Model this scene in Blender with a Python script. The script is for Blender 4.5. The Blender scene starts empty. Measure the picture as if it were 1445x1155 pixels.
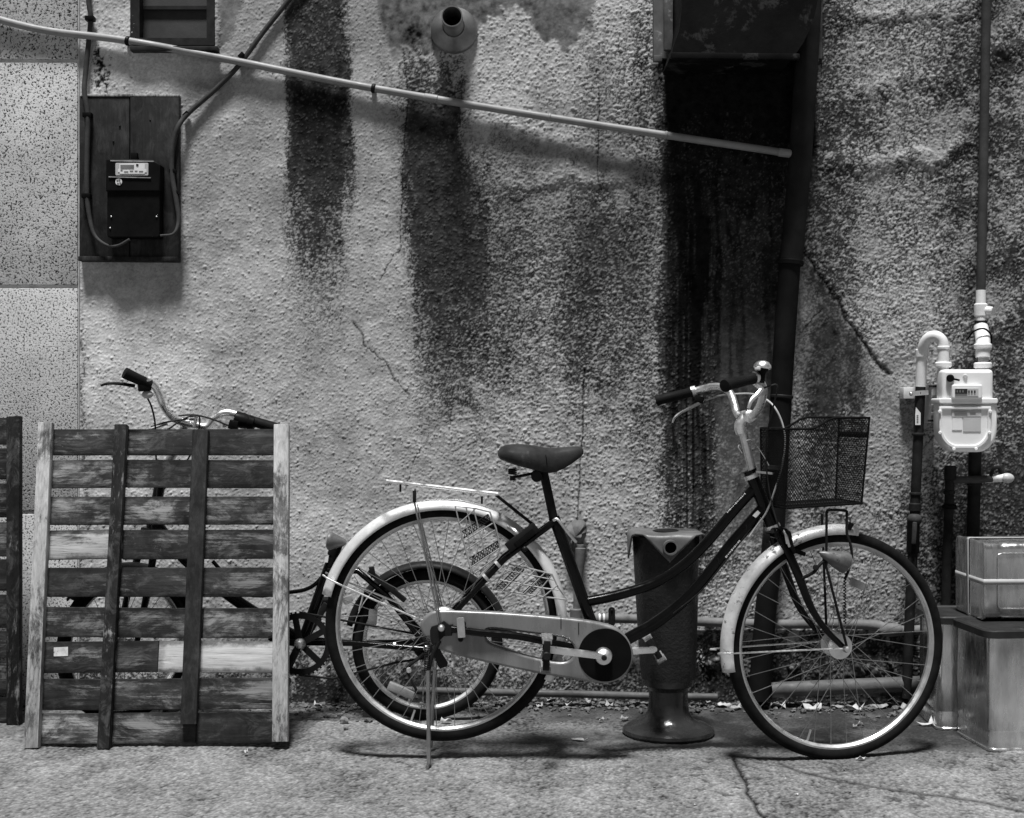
import bpy, bmesh, math, random
import numpy as np
from mathutils import Vector, Matrix

random.seed(7)
rng = np.random.default_rng(11)
scn = bpy.context.scene
col = scn.collection
R_ = math.radians

# ------------------------------------------------------------------ camera, sky, sun, exposure
CAM_D, F, CX, CY, H = 4.63, 1923.0, 722.5, 577.5, 1.0      # camera stands 4.63 m from the wall (y = 0), 1 m up
cam = bpy.data.cameras.new('camera')
cam.sensor_width = 36.0
cam.lens = F * 36.0 / 1445.0
cam.clip_start = 0.05
cam.clip_end = 300
cam_o = bpy.data.objects.new('camera', cam)
cam_o.location = (0, -CAM_D, H)
cam_o.rotation_euler = (R_(90), 0, 0)
col.objects.link(cam_o)
scn.camera = cam_o

to_sun = Vector((-0.05, -0.28, 1.0)).normalized()
world = bpy.data.worlds.new('World')
scn.world = world
world.use_nodes = True
wn = world.node_tree
wn.nodes.clear()
sky = wn.nodes.new('ShaderNodeTexSky')
sky.sky_type = 'NISHITA'
sky.sun_disc = False
sky.air_density = 0.45
sky.dust_density = 0.2
sky.sun_elevation = math.asin(to_sun.z)
sky.sun_rotation = math.atan2(to_sun.x, to_sun.y)
bw = wn.nodes.new('ShaderNodeRGBToBW')                     # black-and-white photograph
bg = wn.nodes.new('ShaderNodeBackground')
bg.inputs['Strength'].default_value = 0.05
wo = wn.nodes.new('ShaderNodeOutputWorld')
wn.links.new(sky.outputs[0], bw.inputs[0])
wn.links.new(bw.outputs[0], bg.inputs['Color'])
wn.links.new(bg.outputs[0], wo.inputs[0])

sun = bpy.data.lights.new('sun', 'SUN')
sun.energy = 5.0
sun.angle = R_(10.0)
sun.color = (1, 1, 1)
sun_o = bpy.data.objects.new('sun', sun)
sun_o.rotation_euler = to_sun.to_track_quat('Z', 'Y').to_euler()
sun_o.location = (0, -2, 6)
col.objects.link(sun_o)

scn.view_settings.view_transform = 'Standard'
scn.view_settings.look = 'None'
scn.view_settings.gamma = 1.0
scn.view_settings.exposure = 0.32
scn.view_settings.use_curve_mapping = False

# ------------------------------------------------------------------ helpers
def W(px, py, y):                       # photo pixel + distance from the wall -> point
    d = y + CAM_D
    return Vector(((px - CX) * d / F, y, H - (py - CY) * d / F))

def RP(px, py, p0, n):                  # photo pixel ray with a plane
    o = Vector((0, -CAM_D, H))
    r = Vector(((px - CX) / F, 1.0, -(py - CY) / F))
    return o + r * ((p0 - o).dot(n) / r.dot(n))

def G(px, py):                          # photo pixel on the ground
    return RP(px, py, Vector((0, 0, 0)), Vector((0, 0, 1)))

ORG = {}

def tag(o, label=None, cat=None, group=None, kind=None):
    if label: o['label'] = label
    if cat: o['category'] = cat
    if group: o['group'] = group
    if kind: o['kind'] = kind
    return o

def thing(name, label, cat, loc=(0, 0, 0), group=None):
    o = bpy.data.objects.new(name, None)
    o.empty_display_size = 0.05
    col.objects.link(o)
    o.location = loc
    ORG[o.name] = Vector(loc)
    return tag(o, label, cat, group)

def link_mesh(me, name, m, parent=None, origin=None, local=False):
    o = bpy.data.objects.new(name, me)
    col.objects.link(o)
    if m is not None:
        me.materials.append(m)
    if parent is not None:
        o.parent = parent
        org = ORG.get(parent.name, Vector())
        if not local:
            me.transform(Matrix.Translation(-org))
            ORG[o.name] = org
        else:
            ORG[o.name] = Vector()
    elif origin is not None:
        me.transform(Matrix.Translation(-Vector(origin)))
        o.location = origin
        ORG[o.name] = Vector(origin)
    return o

def catmull(pts, n=6, closed=False):
    pts = [Vector(p) for p in pts]
    if len(pts) < 3:
        return pts
    out = []
    m = len(pts)
    rngi = range(m if closed else m - 1)
    for i in rngi:
        p1, p2 = pts[i], pts[(i + 1) % m]
        p0 = pts[i - 1] if (i > 0 or closed) else p1 * 2 - p2
        p3 = pts[(i + 2) % m] if (i + 2 < m or closed) else p2 * 2 - p1
        for k in range(n):
            t = k / n
            out.append(0.5 * ((2 * p1) + (p2 - p0) * t + (2 * p0 - 5 * p1 + 4 * p2 - p3) * t * t + (3 * p1 - p0 - 3 * p2 + p3) * t ** 3))
    if not closed:
        out.append(pts[-1])
    return out

class MB:
    def __init__(self):
        self.bm = bmesh.new()

    def box(self, c, size, rot=None, bevel=0.0, seg=2):
        r = bmesh.ops.create_cube(self.bm, size=1.0)
        vs = r['verts']
        M = Matrix.Translation(Vector(c)) @ (rot.to_4x4() if rot else Matrix.Identity(4)) @ Matrix.Diagonal((*size, 1))
        bmesh.ops.transform(self.bm, matrix=M, verts=vs)
        if bevel > 0:
            es = list({e for v in vs for e in v.link_edges})
            bmesh.ops.bevel(self.bm, geom=es, offset=bevel, segments=seg, profile=0.6, affect='EDGES')
        return self

    def bar(self, p, q, w, h, side=Vector((1, 0, 0)), bevel=0.0):
        p, q = Vector(p), Vector(q)
        z = (q - p).normalized()
        x = (side - z * side.dot(z)).normalized()
        y = z.cross(x)
        M = Matrix((x, y, z)).transposed()
        return self.box((p + q) / 2, (w, h, (q - p).length), M, bevel)

    def tube(self, pts, r, seg=10, closed=False, cap=True, flat=None):
        pts = [Vector(p) for p in pts]
        n = len(pts)
        rs = r if isinstance(r, (list, tuple)) else [r] * n
        if len(rs) != n:
            rs = [np.interp(i / (n - 1), np.linspace(0, 1, len(rs)), rs) for i in range(n)]
        tang = []
        for i in range(n):
            a = pts[i - 1] if (i > 0 or closed) else pts[i]
            b = pts[(i + 1) % n] if (i < n - 1 or closed) else pts[i]
            tang.append((b - a).normalized())
        t0 = tang[0]
        up = Vector((0, 0, 1)) if abs(t0.z) < 0.9 else Vector((0, 1, 0))
        nrm = (up - t0 * up.dot(t0)).normalized()
        rings = []
        for i in range(n):
            t = tang[i]
            nrm = (nrm - t * nrm.dot(t))
            nrm.normalize()
            b = t.cross(nrm)
            ring = []
            for k in range(seg):
                a = 2 * math.pi * k / seg
                fa, fb = (1, 1) if flat is None else flat
                ring.append(self.bm.verts.new(pts[i] + nrm * (math.cos(a) * rs[i] * fa) + b * (math.sin(a) * rs[i] * fb)))
            rings.append(ring)
        for i in range(n if closed else n - 1):
            A, B_ = rings[i], rings[(i + 1) % n]
            for k in range(seg):
                self.bm.faces.new((A[k], A[(k + 1) % seg], B_[(k + 1) % seg], B_[k]))
        if cap and not closed:
            self.bm.faces.new(rings[0][::-1])
            self.bm.faces.new(rings[-1])
        return self

    def lathe(self, prof, origin=(0, 0, 0), axis=(0, 0, 1), seg=32, closed=False, cap=True, squash=None):
        a = Vector(axis).normalized()
        up = Vector((0, 0, 1)) if abs(a.z) < 0.9 else Vector((1, 0, 0))
        x = (up - a * up.dot(a)).normalized()
        y = a.cross(x)
        o = Vector(origin)
        rings = []
        for (r, z) in prof:
            rings.append([self.bm.verts.new(o + a * z + (x * math.cos(2 * math.pi * k / seg) + y * math.sin(2 * math.pi * k / seg)) * r) for k in range(seg)])
        m = len(rings)
        for i in range(m if closed else m - 1):
            A, B_ = rings[i], rings[(i + 1) % m]
            for k in range(seg):
                self.bm.faces.new((A[k], A[(k + 1) % seg], B_[(k + 1) % seg], B_[k]))
        if cap and not closed:
            self.bm.faces.new(rings[0][::-1])
            self.bm.faces.new(rings[-1])
        return self

    def cyl(self, p, q, r, seg=16, bev=0.0):
        p, q = Vector(p), Vector(q)
        L = (q - p).length
        if bev:
            pr = [(r - bev, 0), (r, bev), (r, L - bev), (r - bev, L)]
        else:
            pr = [(r, 0), (r, L)]
        return self.lathe(pr, p, q - p, seg)

    def loft(self, secs, cap=True, closed_sec=True):
        rings = [[self.bm.verts.new(Vector(p)) for p in s] for s in secs]
        k_ = len(rings[0])
        for i in range(len(rings) - 1):
            A, B_ = rings[i], rings[i + 1]
            for k in range(k_ if closed_sec else k_ - 1):
                self.bm.faces.new((A[k], A[(k + 1) % k_], B_[(k + 1) % k_], B_[k]))
        if cap and closed_sec:
            self.bm.faces.new(rings[0][::-1])
            self.bm.faces.new(rings[-1])
        return self

    def prism(self, pts, vec):
        pts = [Vector(p) for p in pts]
        v = Vector(vec)
        a = [self.bm.verts.new(p) for p in pts]
        b = [self.bm.verts.new(p + v) for p in pts]
        self.bm.faces.new(a[::-1])
        self.bm.faces.new(b)
        n = len(pts)
        for i in range(n):
            self.bm.faces.new((a[i], a[(i + 1) % n], b[(i + 1) % n], b[i]))
        return self

    def sphere(self, c, r, scale=(1, 1, 1), u=16, v=10):
        q = bmesh.ops.create_uvsphere(self.bm, u_segments=u, v_segments=v, radius=r)
        bmesh.ops.transform(self.bm, matrix=Matrix.Translation(Vector(c)) @ Matrix.Diagonal((*scale, 1)), verts=q['verts'])
        return self

    def jitter(self, amt, seed=0):
        r = random.Random(seed)
        for v in self.bm.verts:
            v.co += Vector((r.uniform(-1, 1), r.uniform(-1, 1), r.uniform(-1, 1))) * amt
        return self

    def mesh(self, name, smooth=True, ang=35):
        bmesh.ops.recalc_face_normals(self.bm, faces=self.bm.faces[:])
        me = bpy.data.meshes.new(name)
        self.bm.to_mesh(me)
        self.bm.free()
        if smooth:
            me.shade_smooth()
            me.set_sharp_from_angle(angle=R_(ang))
        return me

    def build(self, name, m, parent=None, origin=None, smooth=True, local=False, ang=35):
        return link_mesh(self.mesh(name, smooth, ang), name, m, parent, origin, local)

FRONT = Matrix(((1, 0, 0, 0), (0, 0, -1, 0), (0, 1, 0, 0), (0, 0, 0, 1)))   # 2D (a,b) -> (a, y, b), extrusion towards the camera

def flat(name, outlines, y, thick, m, parent=None, origin=None, bevel=0.0, px=True, frame=None):
    """plate with rounded edge from photo-pixel outlines (holes allowed) at distance y from the wall; y is its middle"""
    cu = bpy.data.curves.new('tmp', 'CURVE')
    cu.dimensions = '2D'
    cu.fill_mode = 'BOTH'
    cu.extrude = max(thick / 2 - bevel, 0.0)
    cu.bevel_depth = bevel
    cu.bevel_resolution = 2
    cu.offset = -bevel
    for ol in outlines:
        s = cu.splines.new('POLY')
        s.points.add(len(ol) - 1)
        for i, p in enumerate(ol):
            if px:
                w = W(p[0], p[1], y)
                s.points[i].co = (w.x, w.z, 0, 1)
            else:
                s.points[i].co = (p[0], p[1], 0, 1)
        s.use_cyclic_u = True
    o = bpy.data.objects.new('tmp', cu)
    col.objects.link(o)
    dg = bpy.context.evaluated_depsgraph_get()
    me = bpy.data.meshes.new_from_object(o.evaluated_get(dg))
    bpy.data.objects.remove(o)
    bpy.data.curves.remove(cu)
    me.name = name
    me.materials.clear()
    me.transform((Matrix.Translation((0, y, 0)) @ FRONT) if frame is None else frame)
    me.shade_smooth()
    me.set_sharp_from_angle(angle=R_(35))
    return link_mesh(me, name, m, parent, origin)

def smooth2(pts, n=5):
    return [(p.x, p.y) for p in catmull([Vector((a, b, 0)) for a, b in pts], n, True)]

def rrect(x0, y0, x1, y1, r, n=4):
    out = []
    for cx, cy, a0 in ((x1 - r, y0 + r, -90), (x1 - r, y1 - r, 0), (x0 + r, y1 - r, 90), (x0 + r, y0 + r, 180)):
        for k in range(n + 1):
            a = R_(a0 + 90 * k / n)
            out.append((cx + r * math.cos(a), cy + r * math.sin(a)))
    return out

# ------------------------------------------------------------------ materials (greys: the photograph is black and white)
def _new(name):
    m = bpy.data.materials.new(name)
    m.use_nodes = True
    nt = m.node_tree
    return m, nt, nt.nodes['Principled BSDF']

def _noise(nt, vec, scale, detail=6, rough=0.6, dist=0.0):
    n = nt.nodes.new('ShaderNodeTexNoise')
    n.inputs['Scale'].default_value = scale
    n.inputs['Detail'].default_value = detail
    n.inputs['Roughness'].default_value = rough
    n.inputs['Distortion'].default_value = dist
    if vec is not None:
        nt.links.new(vec, n.inputs['Vector'])
    return n.outputs['Fac']

def _range(nt, v, a, b, c, d, smooth=False):
    n = nt.nodes.new('ShaderNodeMapRange')
    if smooth: n.interpolation_type = 'SMOOTHSTEP'
    nt.links.new(v, n.inputs['Value'])
    for i, x in zip((1, 2, 3, 4), (a, b, c, d)):
        n.inputs[i].default_value = x
    return n.outputs['Result']

def _math(nt, op, a, b, clamp=False):
    n = nt.nodes.new('ShaderNodeMath')
    n.operation = op
    n.use_clamp = clamp
    for i, x in enumerate((a, b)):
        if isinstance(x, (int, float)):
            n.inputs[i].default_value = x
        else:
            nt.links.new(x, n.inputs[i])
    return n.outputs[0]

def _mix(nt, f, a, b):
    n = nt.nodes.new('ShaderNodeMix')
    nt.links.new(f, n.inputs[0])
    for i, x in ((2, a), (3, b)):
        if isinstance(x, (int, float)):
            n.inputs[i].default_value = x
        else:
            nt.links.new(x, n.inputs[i])
    return n.outputs[0]

def _coord(nt, scale=(1, 1, 1), rnd=True):
    t = nt.nodes.new('ShaderNodeTexCoord')
    mp = nt.nodes.new('ShaderNodeMapping')
    mp.inputs['Scale'].default_value = scale
    nt.links.new(t.outputs['Object'], mp.inputs['Vector'])
    if rnd:
        oi = nt.nodes.new('ShaderNodeObjectInfo')
        cb = nt.nodes.new('ShaderNodeCombineXYZ')
        for i, k in enumerate((7.0, 3.0, 5.0)):
            nt.links.new(_math(nt, 'MULTIPLY', oi.outputs['Random'], k), cb.inputs[i])
        nt.links.new(cb.outputs[0], mp.inputs['Location'])
    return mp.outputs['Vector']

def _bump(nt, p, h, strength, dist=0.002):
    b = nt.nodes.new('ShaderNodeBump')
    b.inputs['Strength'].default_value = strength
    b.inputs['Distance'].default_value = dist
    nt.links.new(h, b.inputs['Height'])
    nt.links.new(b.outputs[0], p.inputs['Normal'])

def mat(name, base, rough=0.6, metal=0.0, var=0.3, scale=18, bump=0.0, bscale=150, bdist=0.002, stretch=(1, 1, 1), wear=None, wscale=14, wthr=0.62, coat=0.0, rvar=0.15, spec=None):
    """base grey with cloudy variation; wear = a second grey that shows in patches"""
    m, nt, p = _new(name)
    v = _coord(nt, stretch)
    c = _range(nt, _noise(nt, v, scale, 7, 0.65), 0.3, 0.7, base * (1 - var), base * (1 + var))
    rr = _range(nt, _noise(nt, v, scale * 2.3, 5), 0.3, 0.7, max(rough - rvar, 0.05), min(rough + rvar, 1))
    if wear is not None:
        f = _range(nt, _noise(nt, v, wscale, 9, 0.72, 0.3), wthr, wthr + 0.05, 0, 1)
        c = _mix(nt, f, c, wear)
        p.inputs['Metallic'].default_value = metal
        if metal:
            nt.links.new(_range(nt, f, 0, 1, metal, 0.0), p.inputs['Metallic'])
        rr = _mix(nt, f, rr, 0.8)
    else:
        p.inputs['Metallic'].default_value = metal
    nt.links.new(c, p.inputs['Base Color'])
    nt.links.new(rr, p.inputs['Roughness'])
    p.inputs['Coat Weight'].default_value = coat
    p.inputs['Specular IOR Level'].default_value = spec if spec is not None else (0.06 if base < 0.06 else 0.35)
    if bump:
        _bump(nt, p, _noise(nt, v, bscale, 5, 0.6), bump, bdist)
    return m

def wood(name, base, pale, amount, axis=0, rough=0.75, hv=0.5):
    """weathered boards: grain along an axis, patches where the finish is gone (pale)"""
    m, nt, p = _new(name)
    s = [26, 26, 26]
    s[axis] = 1.6
    g = _noise(nt, _coord(nt, s), 5.0, 8, 0.7, 0.4)
    v = _coord(nt)
    s2 = [5.5, 5.5, 5.5]
    s2[axis] = 2.2
    patch = _noise(nt, _coord(nt, s2), 2.1, 9, 0.74, 0.5)
    c = _range(nt, g, 0.25, 0.75, base * (1 - hv), base * (1 + hv))
    c = _math(nt, 'MULTIPLY', c, _range(nt, _noise(nt, v, 9, 7, 0.72), 0.32, 0.68, 0.35, 1.7))
    s3_ = [7, 7, 7]
    s3_[axis] = 3.0
    c = _math(nt, 'ADD', c, _range(nt, _noise(nt, _coord(nt, s3_), 3.3, 9, 0.75, 0.8), 0.50, 0.72, 0.0, pale * 0.33))
    f = _range(nt, _math(nt, 'ADD', patch, _math(nt, 'MULTIPLY', _math(nt, 'SUBTRACT', g, 0.5), 0.28)), 0.72 - amount * 0.5, 0.80 - amount * 0.38, 0, 1, True)
    if axis == 0:                     # boards are worn pale in their middle, the rims keep the dark stain
        tg = nt.nodes.new('ShaderNodeTexCoord')
        sp = nt.nodes.new('ShaderNodeSeparateXYZ')
        nt.links.new(tg.outputs['Generated'], sp.inputs[0])
        wob = _math(nt, 'MULTIPLY', _math(nt, 'SUBTRACT', _noise(nt, v, 22, 5, 0.7), 0.5), 0.45)
        ez = _range(nt, _math(nt, 'ADD', _math(nt, 'ABSOLUTE', _math(nt, 'SUBTRACT', sp.outputs[2], 0.5), 0), wob), 0.26, 0.46, 1, 0.12, True)
        ex = _range(nt, _math(nt, 'ADD', _math(nt, 'ABSOLUTE', _math(nt, 'SUBTRACT', sp.outputs[0], 0.5), 0), _math(nt, 'MULTIPLY', wob, 0.3)), 0.42, 0.5, 1, 0.35, True)
        f = _math(nt, 'MULTIPLY', _math(nt, 'MULTIPLY', f, ez), ex)
        c = _math(nt, 'MULTIPLY', c, _range(nt, ez, 0, 1, 0.5, 1.25))
    pc = _range(nt, g, 0.3, 0.7, pale * 0.55, pale * 1.15)
    c = _mix(nt, f, c, pc)
    spk = _range(nt, _noise(nt, v, 60, 4, 0.7), 0.70, 0.74, 0, 0.55)
    c = _mix(nt, spk, c, pale * 0.9)
    nt.links.new(c, p.inputs['Base Color'])
    p.inputs['Roughness'].default_value = rough
    p.inputs['Specular IOR Level'].default_value = 0.2
    _bump(nt, p, _math(nt, 'ADD', g, _math(nt, 'MULTIPLY', f, 0.5)), 0.6, 0.0015)
    return m

def attr_mat(name, attr, rough, nscale, var, bump, bscale, bdist, fine=0.0, fscale=400):
    m, nt, p = _new(name)
    a = nt.nodes.new('ShaderNodeAttribute')
    a.attribute_name = attr
    v = _coord(nt, rnd=False)
    c = _math(nt, 'MULTIPLY', a.outputs['Fac'], _range(nt, _noise(nt, v, nscale, 8, 0.7), 0.3, 0.7, 1 - var, 1 + var))
    if fine:
        c = _math(nt, 'MULTIPLY', c, _range(nt, _noise(nt, v, fscale, 3, 0.6), 0.3, 0.7, 1 - fine, 1 + fine))
    nt.links.new(c, p.inputs['Base Color'])
    p.inputs['Roughness'].default_value = rough
    p.inputs['Specular IOR Level'].default_value = 0.06
    _bump(nt, p, _noise(nt, v, bscale, 6, 0.65), bump, bdist)
    return m

M = {}
M['stucco'] = attr_mat('stucco', 'alb', 0.95, 30, 0.06, 0.25, 330, 0.002, 0.10, 300)
M['concrete'] = attr_mat('concrete', 'alb', 0.9, 30, 0.12, 0.5, 200, 0.002, 0.30, 130)

def panel_mat():
    m, nt, p = _new('speckled_panel')
    v = _coord(nt)
    base = _range(nt, _noise(nt, v, 5, 7, 0.7), 0.3, 0.7, 0.44, 0.70)
    n1 = _noise(nt, v, 150, 3, 0.7)
    f = _range(nt, n1, 0.425, 0.455, 1, 0)
    c = _mix(nt, f, base, 0.015)
    f2 = _range(nt, _noise(nt, v, 210, 2, 0.5), 0.60, 0.68, 0, 0.6)
    c = _mix(nt, f2, c, 0.80)
    nt.links.new(c, p.inputs['Base Color'])
    p.inputs['Specular IOR Level'].default_value = 0.15
    p.inputs['Roughness'].default_value = 0.75
    _bump(nt, p, n1, 0.5, 0.003)
    return m
M['panel'] = panel_mat()
M['joint'] = mat('joint_mortar', 0.55, 0.9, var=0.3)
M['black_paint'] = mat('black_paint', 0.003, 0.16, var=0.4, rvar=0.06, spec=0.22)
M['black_plastic'] = mat('black_plastic', 0.006, 0.5, var=0.3, bump=0.15)
M['black_box'] = mat('black_box', 0.007, 0.45, var=0.3, rvar=0.1)
M['rubber'] = mat('tyre_rubber', 0.010, 0.78, var=0.45, scale=30, bump=0.25, bscale=300)
M['grip'] = mat('grip_rubber', 0.010, 0.6, var=0.3, bump=0.4, bscale=400)
M['chrome'] = mat('worn_chrome', 0.92, 0.36, 1.0, 0.12, wear=0.10, wscale=26, wthr=0.66)
M['alloy'] = mat('dull_alloy', 0.72, 0.42, 1.0, 0.25, scale=12)
M['rim'] = mat('rim_alloy', 0.60, 0.5, 1.0, 0.3, scale=10, wear=0.10, wscale=18, wthr=0.68)
M['spoke'] = mat('spoke_steel', 0.40, 0.35, 1.0, 0.3, scale=12)
M['fender'] = mat('fender_steel', 0.78, 0.36, 0.4, 0.12, wear=0.12, wscale=17, wthr=0.63, stretch=(1, 1, 1))
M['fender_rust'] = mat('fender_steel_rusty', 0.72, 0.42, 0.35, 0.25, wear=0.16, wscale=20, wthr=0.57)
M['case'] = mat('chain_case_steel', 0.22, 0.34, 0.4, 0.25, scale=7, wear=0.08, wscale=9, wthr=0.70, stretch=(2.5, 1, 0.6))
M['case_dark'] = mat('chain_case_disc', 0.005, 0.4, var=0.3)
M['leather'] = mat('saddle_vinyl', 0.034, 0.42, var=0.5, scale=14, bump=0.3, bscale=260, wear=0.07, wscale=11, wthr=0.62)
M['dark_steel'] = mat('dark_steel', 0.018, 0.5, 0.4, 0.4, wear=0.10, wscale=30, wthr=0.66)
M['basket'] = mat('basket_wire', 0.007, 0.5, 0.2, 0.4)
M['guard_wire'] = mat('guard_wire', 0.34, 0.5, 0.3, 0.25, spec=0.3)
M['tread'] = mat('pedal_tread', 0.20, 0.55, var=0.6, scale=120)
M['cable'] = mat('cable_grey', 0.42, 0.45, var=0.2)
M['cable_dark'] = mat('cable_dark', 0.03, 0.5, var=0.3)
M['bulb'] = mat('lamp_shell', 0.14, 0.45, 0.3, 0.5, wear=0.03, wscale=45, wthr=0.60)
M['lens'] = mat('reflector_lens', 0.22, 0.25, 0, 0.3, bump=0.5, bscale=500)
M['sticker'] = mat('white_sticker', 0.75, 0.6, var=0.08)
M['scrap_label'] = mat('scrap_label', 0.5, 0.8, var=0.3, scale=60, wear=0.1, wscale=50, wthr=0.6)
M['ink'] = mat('ink', 0.03, 0.7, var=0.2)
M['frame_print'] = mat('frame_print', 0.55, 0.5, var=0.5, scale=300)
M['white_pipe'] = mat('white_pipe_paint', 0.72, 0.45, var=0.15, wear=0.28, wscale=24, wthr=0.66, bump=0.15)
M['meter_white'] = mat('meter_enamel', 0.76, 0.4, var=0.06, scale=10, wear=0.35, wscale=40, wthr=0.73)
M['meter_grey'] = mat('meter_label', 0.48, 0.5, var=0.1)
M['digits'] = mat('meter_digits', 0.16, 0.3, var=0.3)
M['grey_pipe'] = mat('grey_pipe', 0.050, 0.55, var=0.35, wear=0.15, wscale=22, wthr=0.66, bump=0.2)
M['dark_pipe'] = mat('dark_pipe', 0.018, 0.6, var=0.5, wear=0.085, wscale=28, wthr=0.67, bump=0.25)
M['upper_pipe'] = mat('downpipe_upper_paint', 0.022, 0.6, var=0.4, scale=8, wear=0.04, wscale=16, wthr=0.64, bump=0.2)
M['black_pipe'] = mat('downpipe_paint', 0.009, 0.6, var=0.5, scale=8, wear=0.03, wscale=16, wthr=0.66, bump=0.2)
M['conduit'] = mat('conduit_pvc', 0.25, 0.5, var=0.25, scale=8, wear=0.10, wscale=22, wthr=0.66)
M['wrap_pipe'] = mat('wrapped_pipe', 0.13, 0.7, var=0.4, scale=14, wear=0.09, wscale=15, wthr=0.57, bump=0.5, bscale=60)
M['base_pipe'] = mat('base_pipe', 0.075, 0.65, var=0.5, scale=10, wear=0.05, wscale=14, wthr=0.58, bump=0.35, bscale=70)
M['vent_metal'] = mat('vent_metal', 0.26, 0.40, 0.7, 0.35, scale=9)
M['dark'] = mat('opening_shade_black', 0.004, 0.95, var=0.2)  # black for discs that stand in for shade inside openings
M['hood'] = mat('hood_sheet', 0.005, 0.6, 0.0, 0.6, scale=7, wear=0.030, wscale=6, wthr=0.55, bump=0.4, bscale=40)
M['hood_edge'] = mat('hood_edge', 0.10, 0.55, 0.2, 0.6, scale=9, wear=0.30, wscale=9, wthr=0.60)
M['bollard'] = mat('bollard_coating', 0.017, 0.36, 0, 0.45, scale=10, bump=0.8, bscale=95, bdist=0.004, wear=0.20, wscale=60, wthr=0.70, spec=0.22)
M['bollard_base'] = mat('bollard_base_paint', 0.022, 0.22, 0, 0.4, scale=10, bump=0.4, bscale=60, bdist=0.003, spec=0.55)
M['bollard_cap'] = mat('bollard_sheet', 0.12, 0.45, 0.1, 0.4, scale=10, bump=0.3, bscale=30)
M['tin'] = mat('tin_plate', 0.58, 0.22, 0.9, 0.35, scale=7, stretch=(3, 3, 0.6), wear=0.06, wscale=6, wthr=0.64, bump=0.12, bscale=25)
M['tin_lid'] = mat('tin_lid', 0.035, 0.4, 0.3, 0.4, scale=9, wear=0.14, wscale=12, wthr=0.62)
M['tape'] = mat('packing_tape', 0.42, 0.4, var=0.12)
M['dark_wood_z'] = wood('board_wood', 0.016, 0.11, 0.10, 2)
M['slat_dark'] = wood('slat_dark_wood', 0.018, 0.19, 0.38, 0)
M['slat_mid'] = wood('slat_mid_wood', 0.026, 0.28, 0.50, 0)
M['slat_pale'] = wood('slat_pale_wood', 0.05, 0.44, 0.62, 0)
M['slat_white'] = wood('slat_white_wood', 0.12, 0.55, 0.88, 0)
M['post_pale'] = wood('post_pale_wood', 0.09, 0.46, 0.66, 2)
M['post_dark'] = wood('post_dark_wood', 0.013, 0.30, 0.30, 2)
M['post_plain'] = wood('post_plain_wood', 0.018, 0.10, 0.12, 2)
M['glass'] = mat('frosted_glass', 0.055, 0.28, 0, 0.2, scale=9, bump=0.25, bscale=180)
M['window_frame'] = mat('window_frame', 0.030, 0.5, 0.2, 0.4)
M['leaf'] = mat('dry_leaf', 0.26, 0.8, var=0.5, scale=60)
M['paper'] = mat('scrap_paper', 0.42, 0.8, var=0.25, scale=40)
M['litter'] = mat('litter', 0.10, 0.9, var=0.9, scale=24)
M['stone'] = mat('stone', 0.16, 0.9, var=0.4, scale=40, bump=0.5)
M['cement'] = mat('cement', 0.12, 0.85, var=0.4, scale=20, bump=0.6, bscale=60)

# ------------------------------------------------------------------ ground and walls (displaced sheets, stain and painted-shade maps in wall / ground space)
def fnoise(shape, wl, seed, band=0.55):
    """smooth noise with a main wavelength of wl samples, roughly N(0,1)"""
    r = np.random.default_rng(seed)
    w = r.standard_normal(shape)
    fy = np.fft.fftfreq(shape[0])[:, None]
    fx = np.fft.rfftfreq(shape[1])[None, :]
    wl = wl if isinstance(wl, tuple) else (wl, wl)
    f = np.sqrt((fy * wl[0]) ** 2 + (fx * wl[1]) ** 2)
    g = np.exp(-((f - 1) / band) ** 2 / 2) if band else np.exp(-f ** 2 / 2)
    o = np.fft.irfft2(np.fft.rfft2(w) * g, s=shape)
    return (o - o.mean()) / o.std()

def fbm(shape, wl, seed, octs=5, gain=0.6):
    o = 0
    a = 1.0
    w0 = wl if isinstance(wl, tuple) else (wl, wl)
    for k in range(octs):
        w = (max(w0[0] / 2 ** k, 2), max(w0[1] / 2 ** k, 2))
        o = o + a * fnoise(shape, w, seed + k, 0)
        a *= gain
    return o / o.std()

def sst(a, b, x):
    t = np.clip((x - a) / (b - a), 0, 1)
    return t * t * (3 - 2 * t)

def seg_dist(px, py, poly):
    d = np.full(px.shape, 1e9)
    for (x0, y0), (x1, y1) in zip(poly[:-1], poly[1:]):
        dx, dy = x1 - x0, y1 - y0
        t = np.clip(((px - x0) * dx + (py - y0) * dy) / (dx * dx + dy * dy), 0, 1)
        d = np.minimum(d, np.hypot(px - x0 - t * dx, py - y0 - t * dy))
    return d

def stretched(lo, hi, step, far_lo, far_hi):
    fine = np.arange(lo, hi + step / 2, step)
    def out(start, end, s):
        pts, p, h = [], start, step
        while abs(p - end) > 1e-6:
            h *= 1.6
            p = p + s * h
            if (p - end) * s > 0: p = end
            pts.append(p)
        return np.array(pts)
    a = out(lo, far_lo, -1)[::-1] if far_lo < lo else np.array([])
    b = out(hi, far_hi, 1) if far_hi > hi else np.array([])
    return np.concatenate([a, fine, b])

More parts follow.
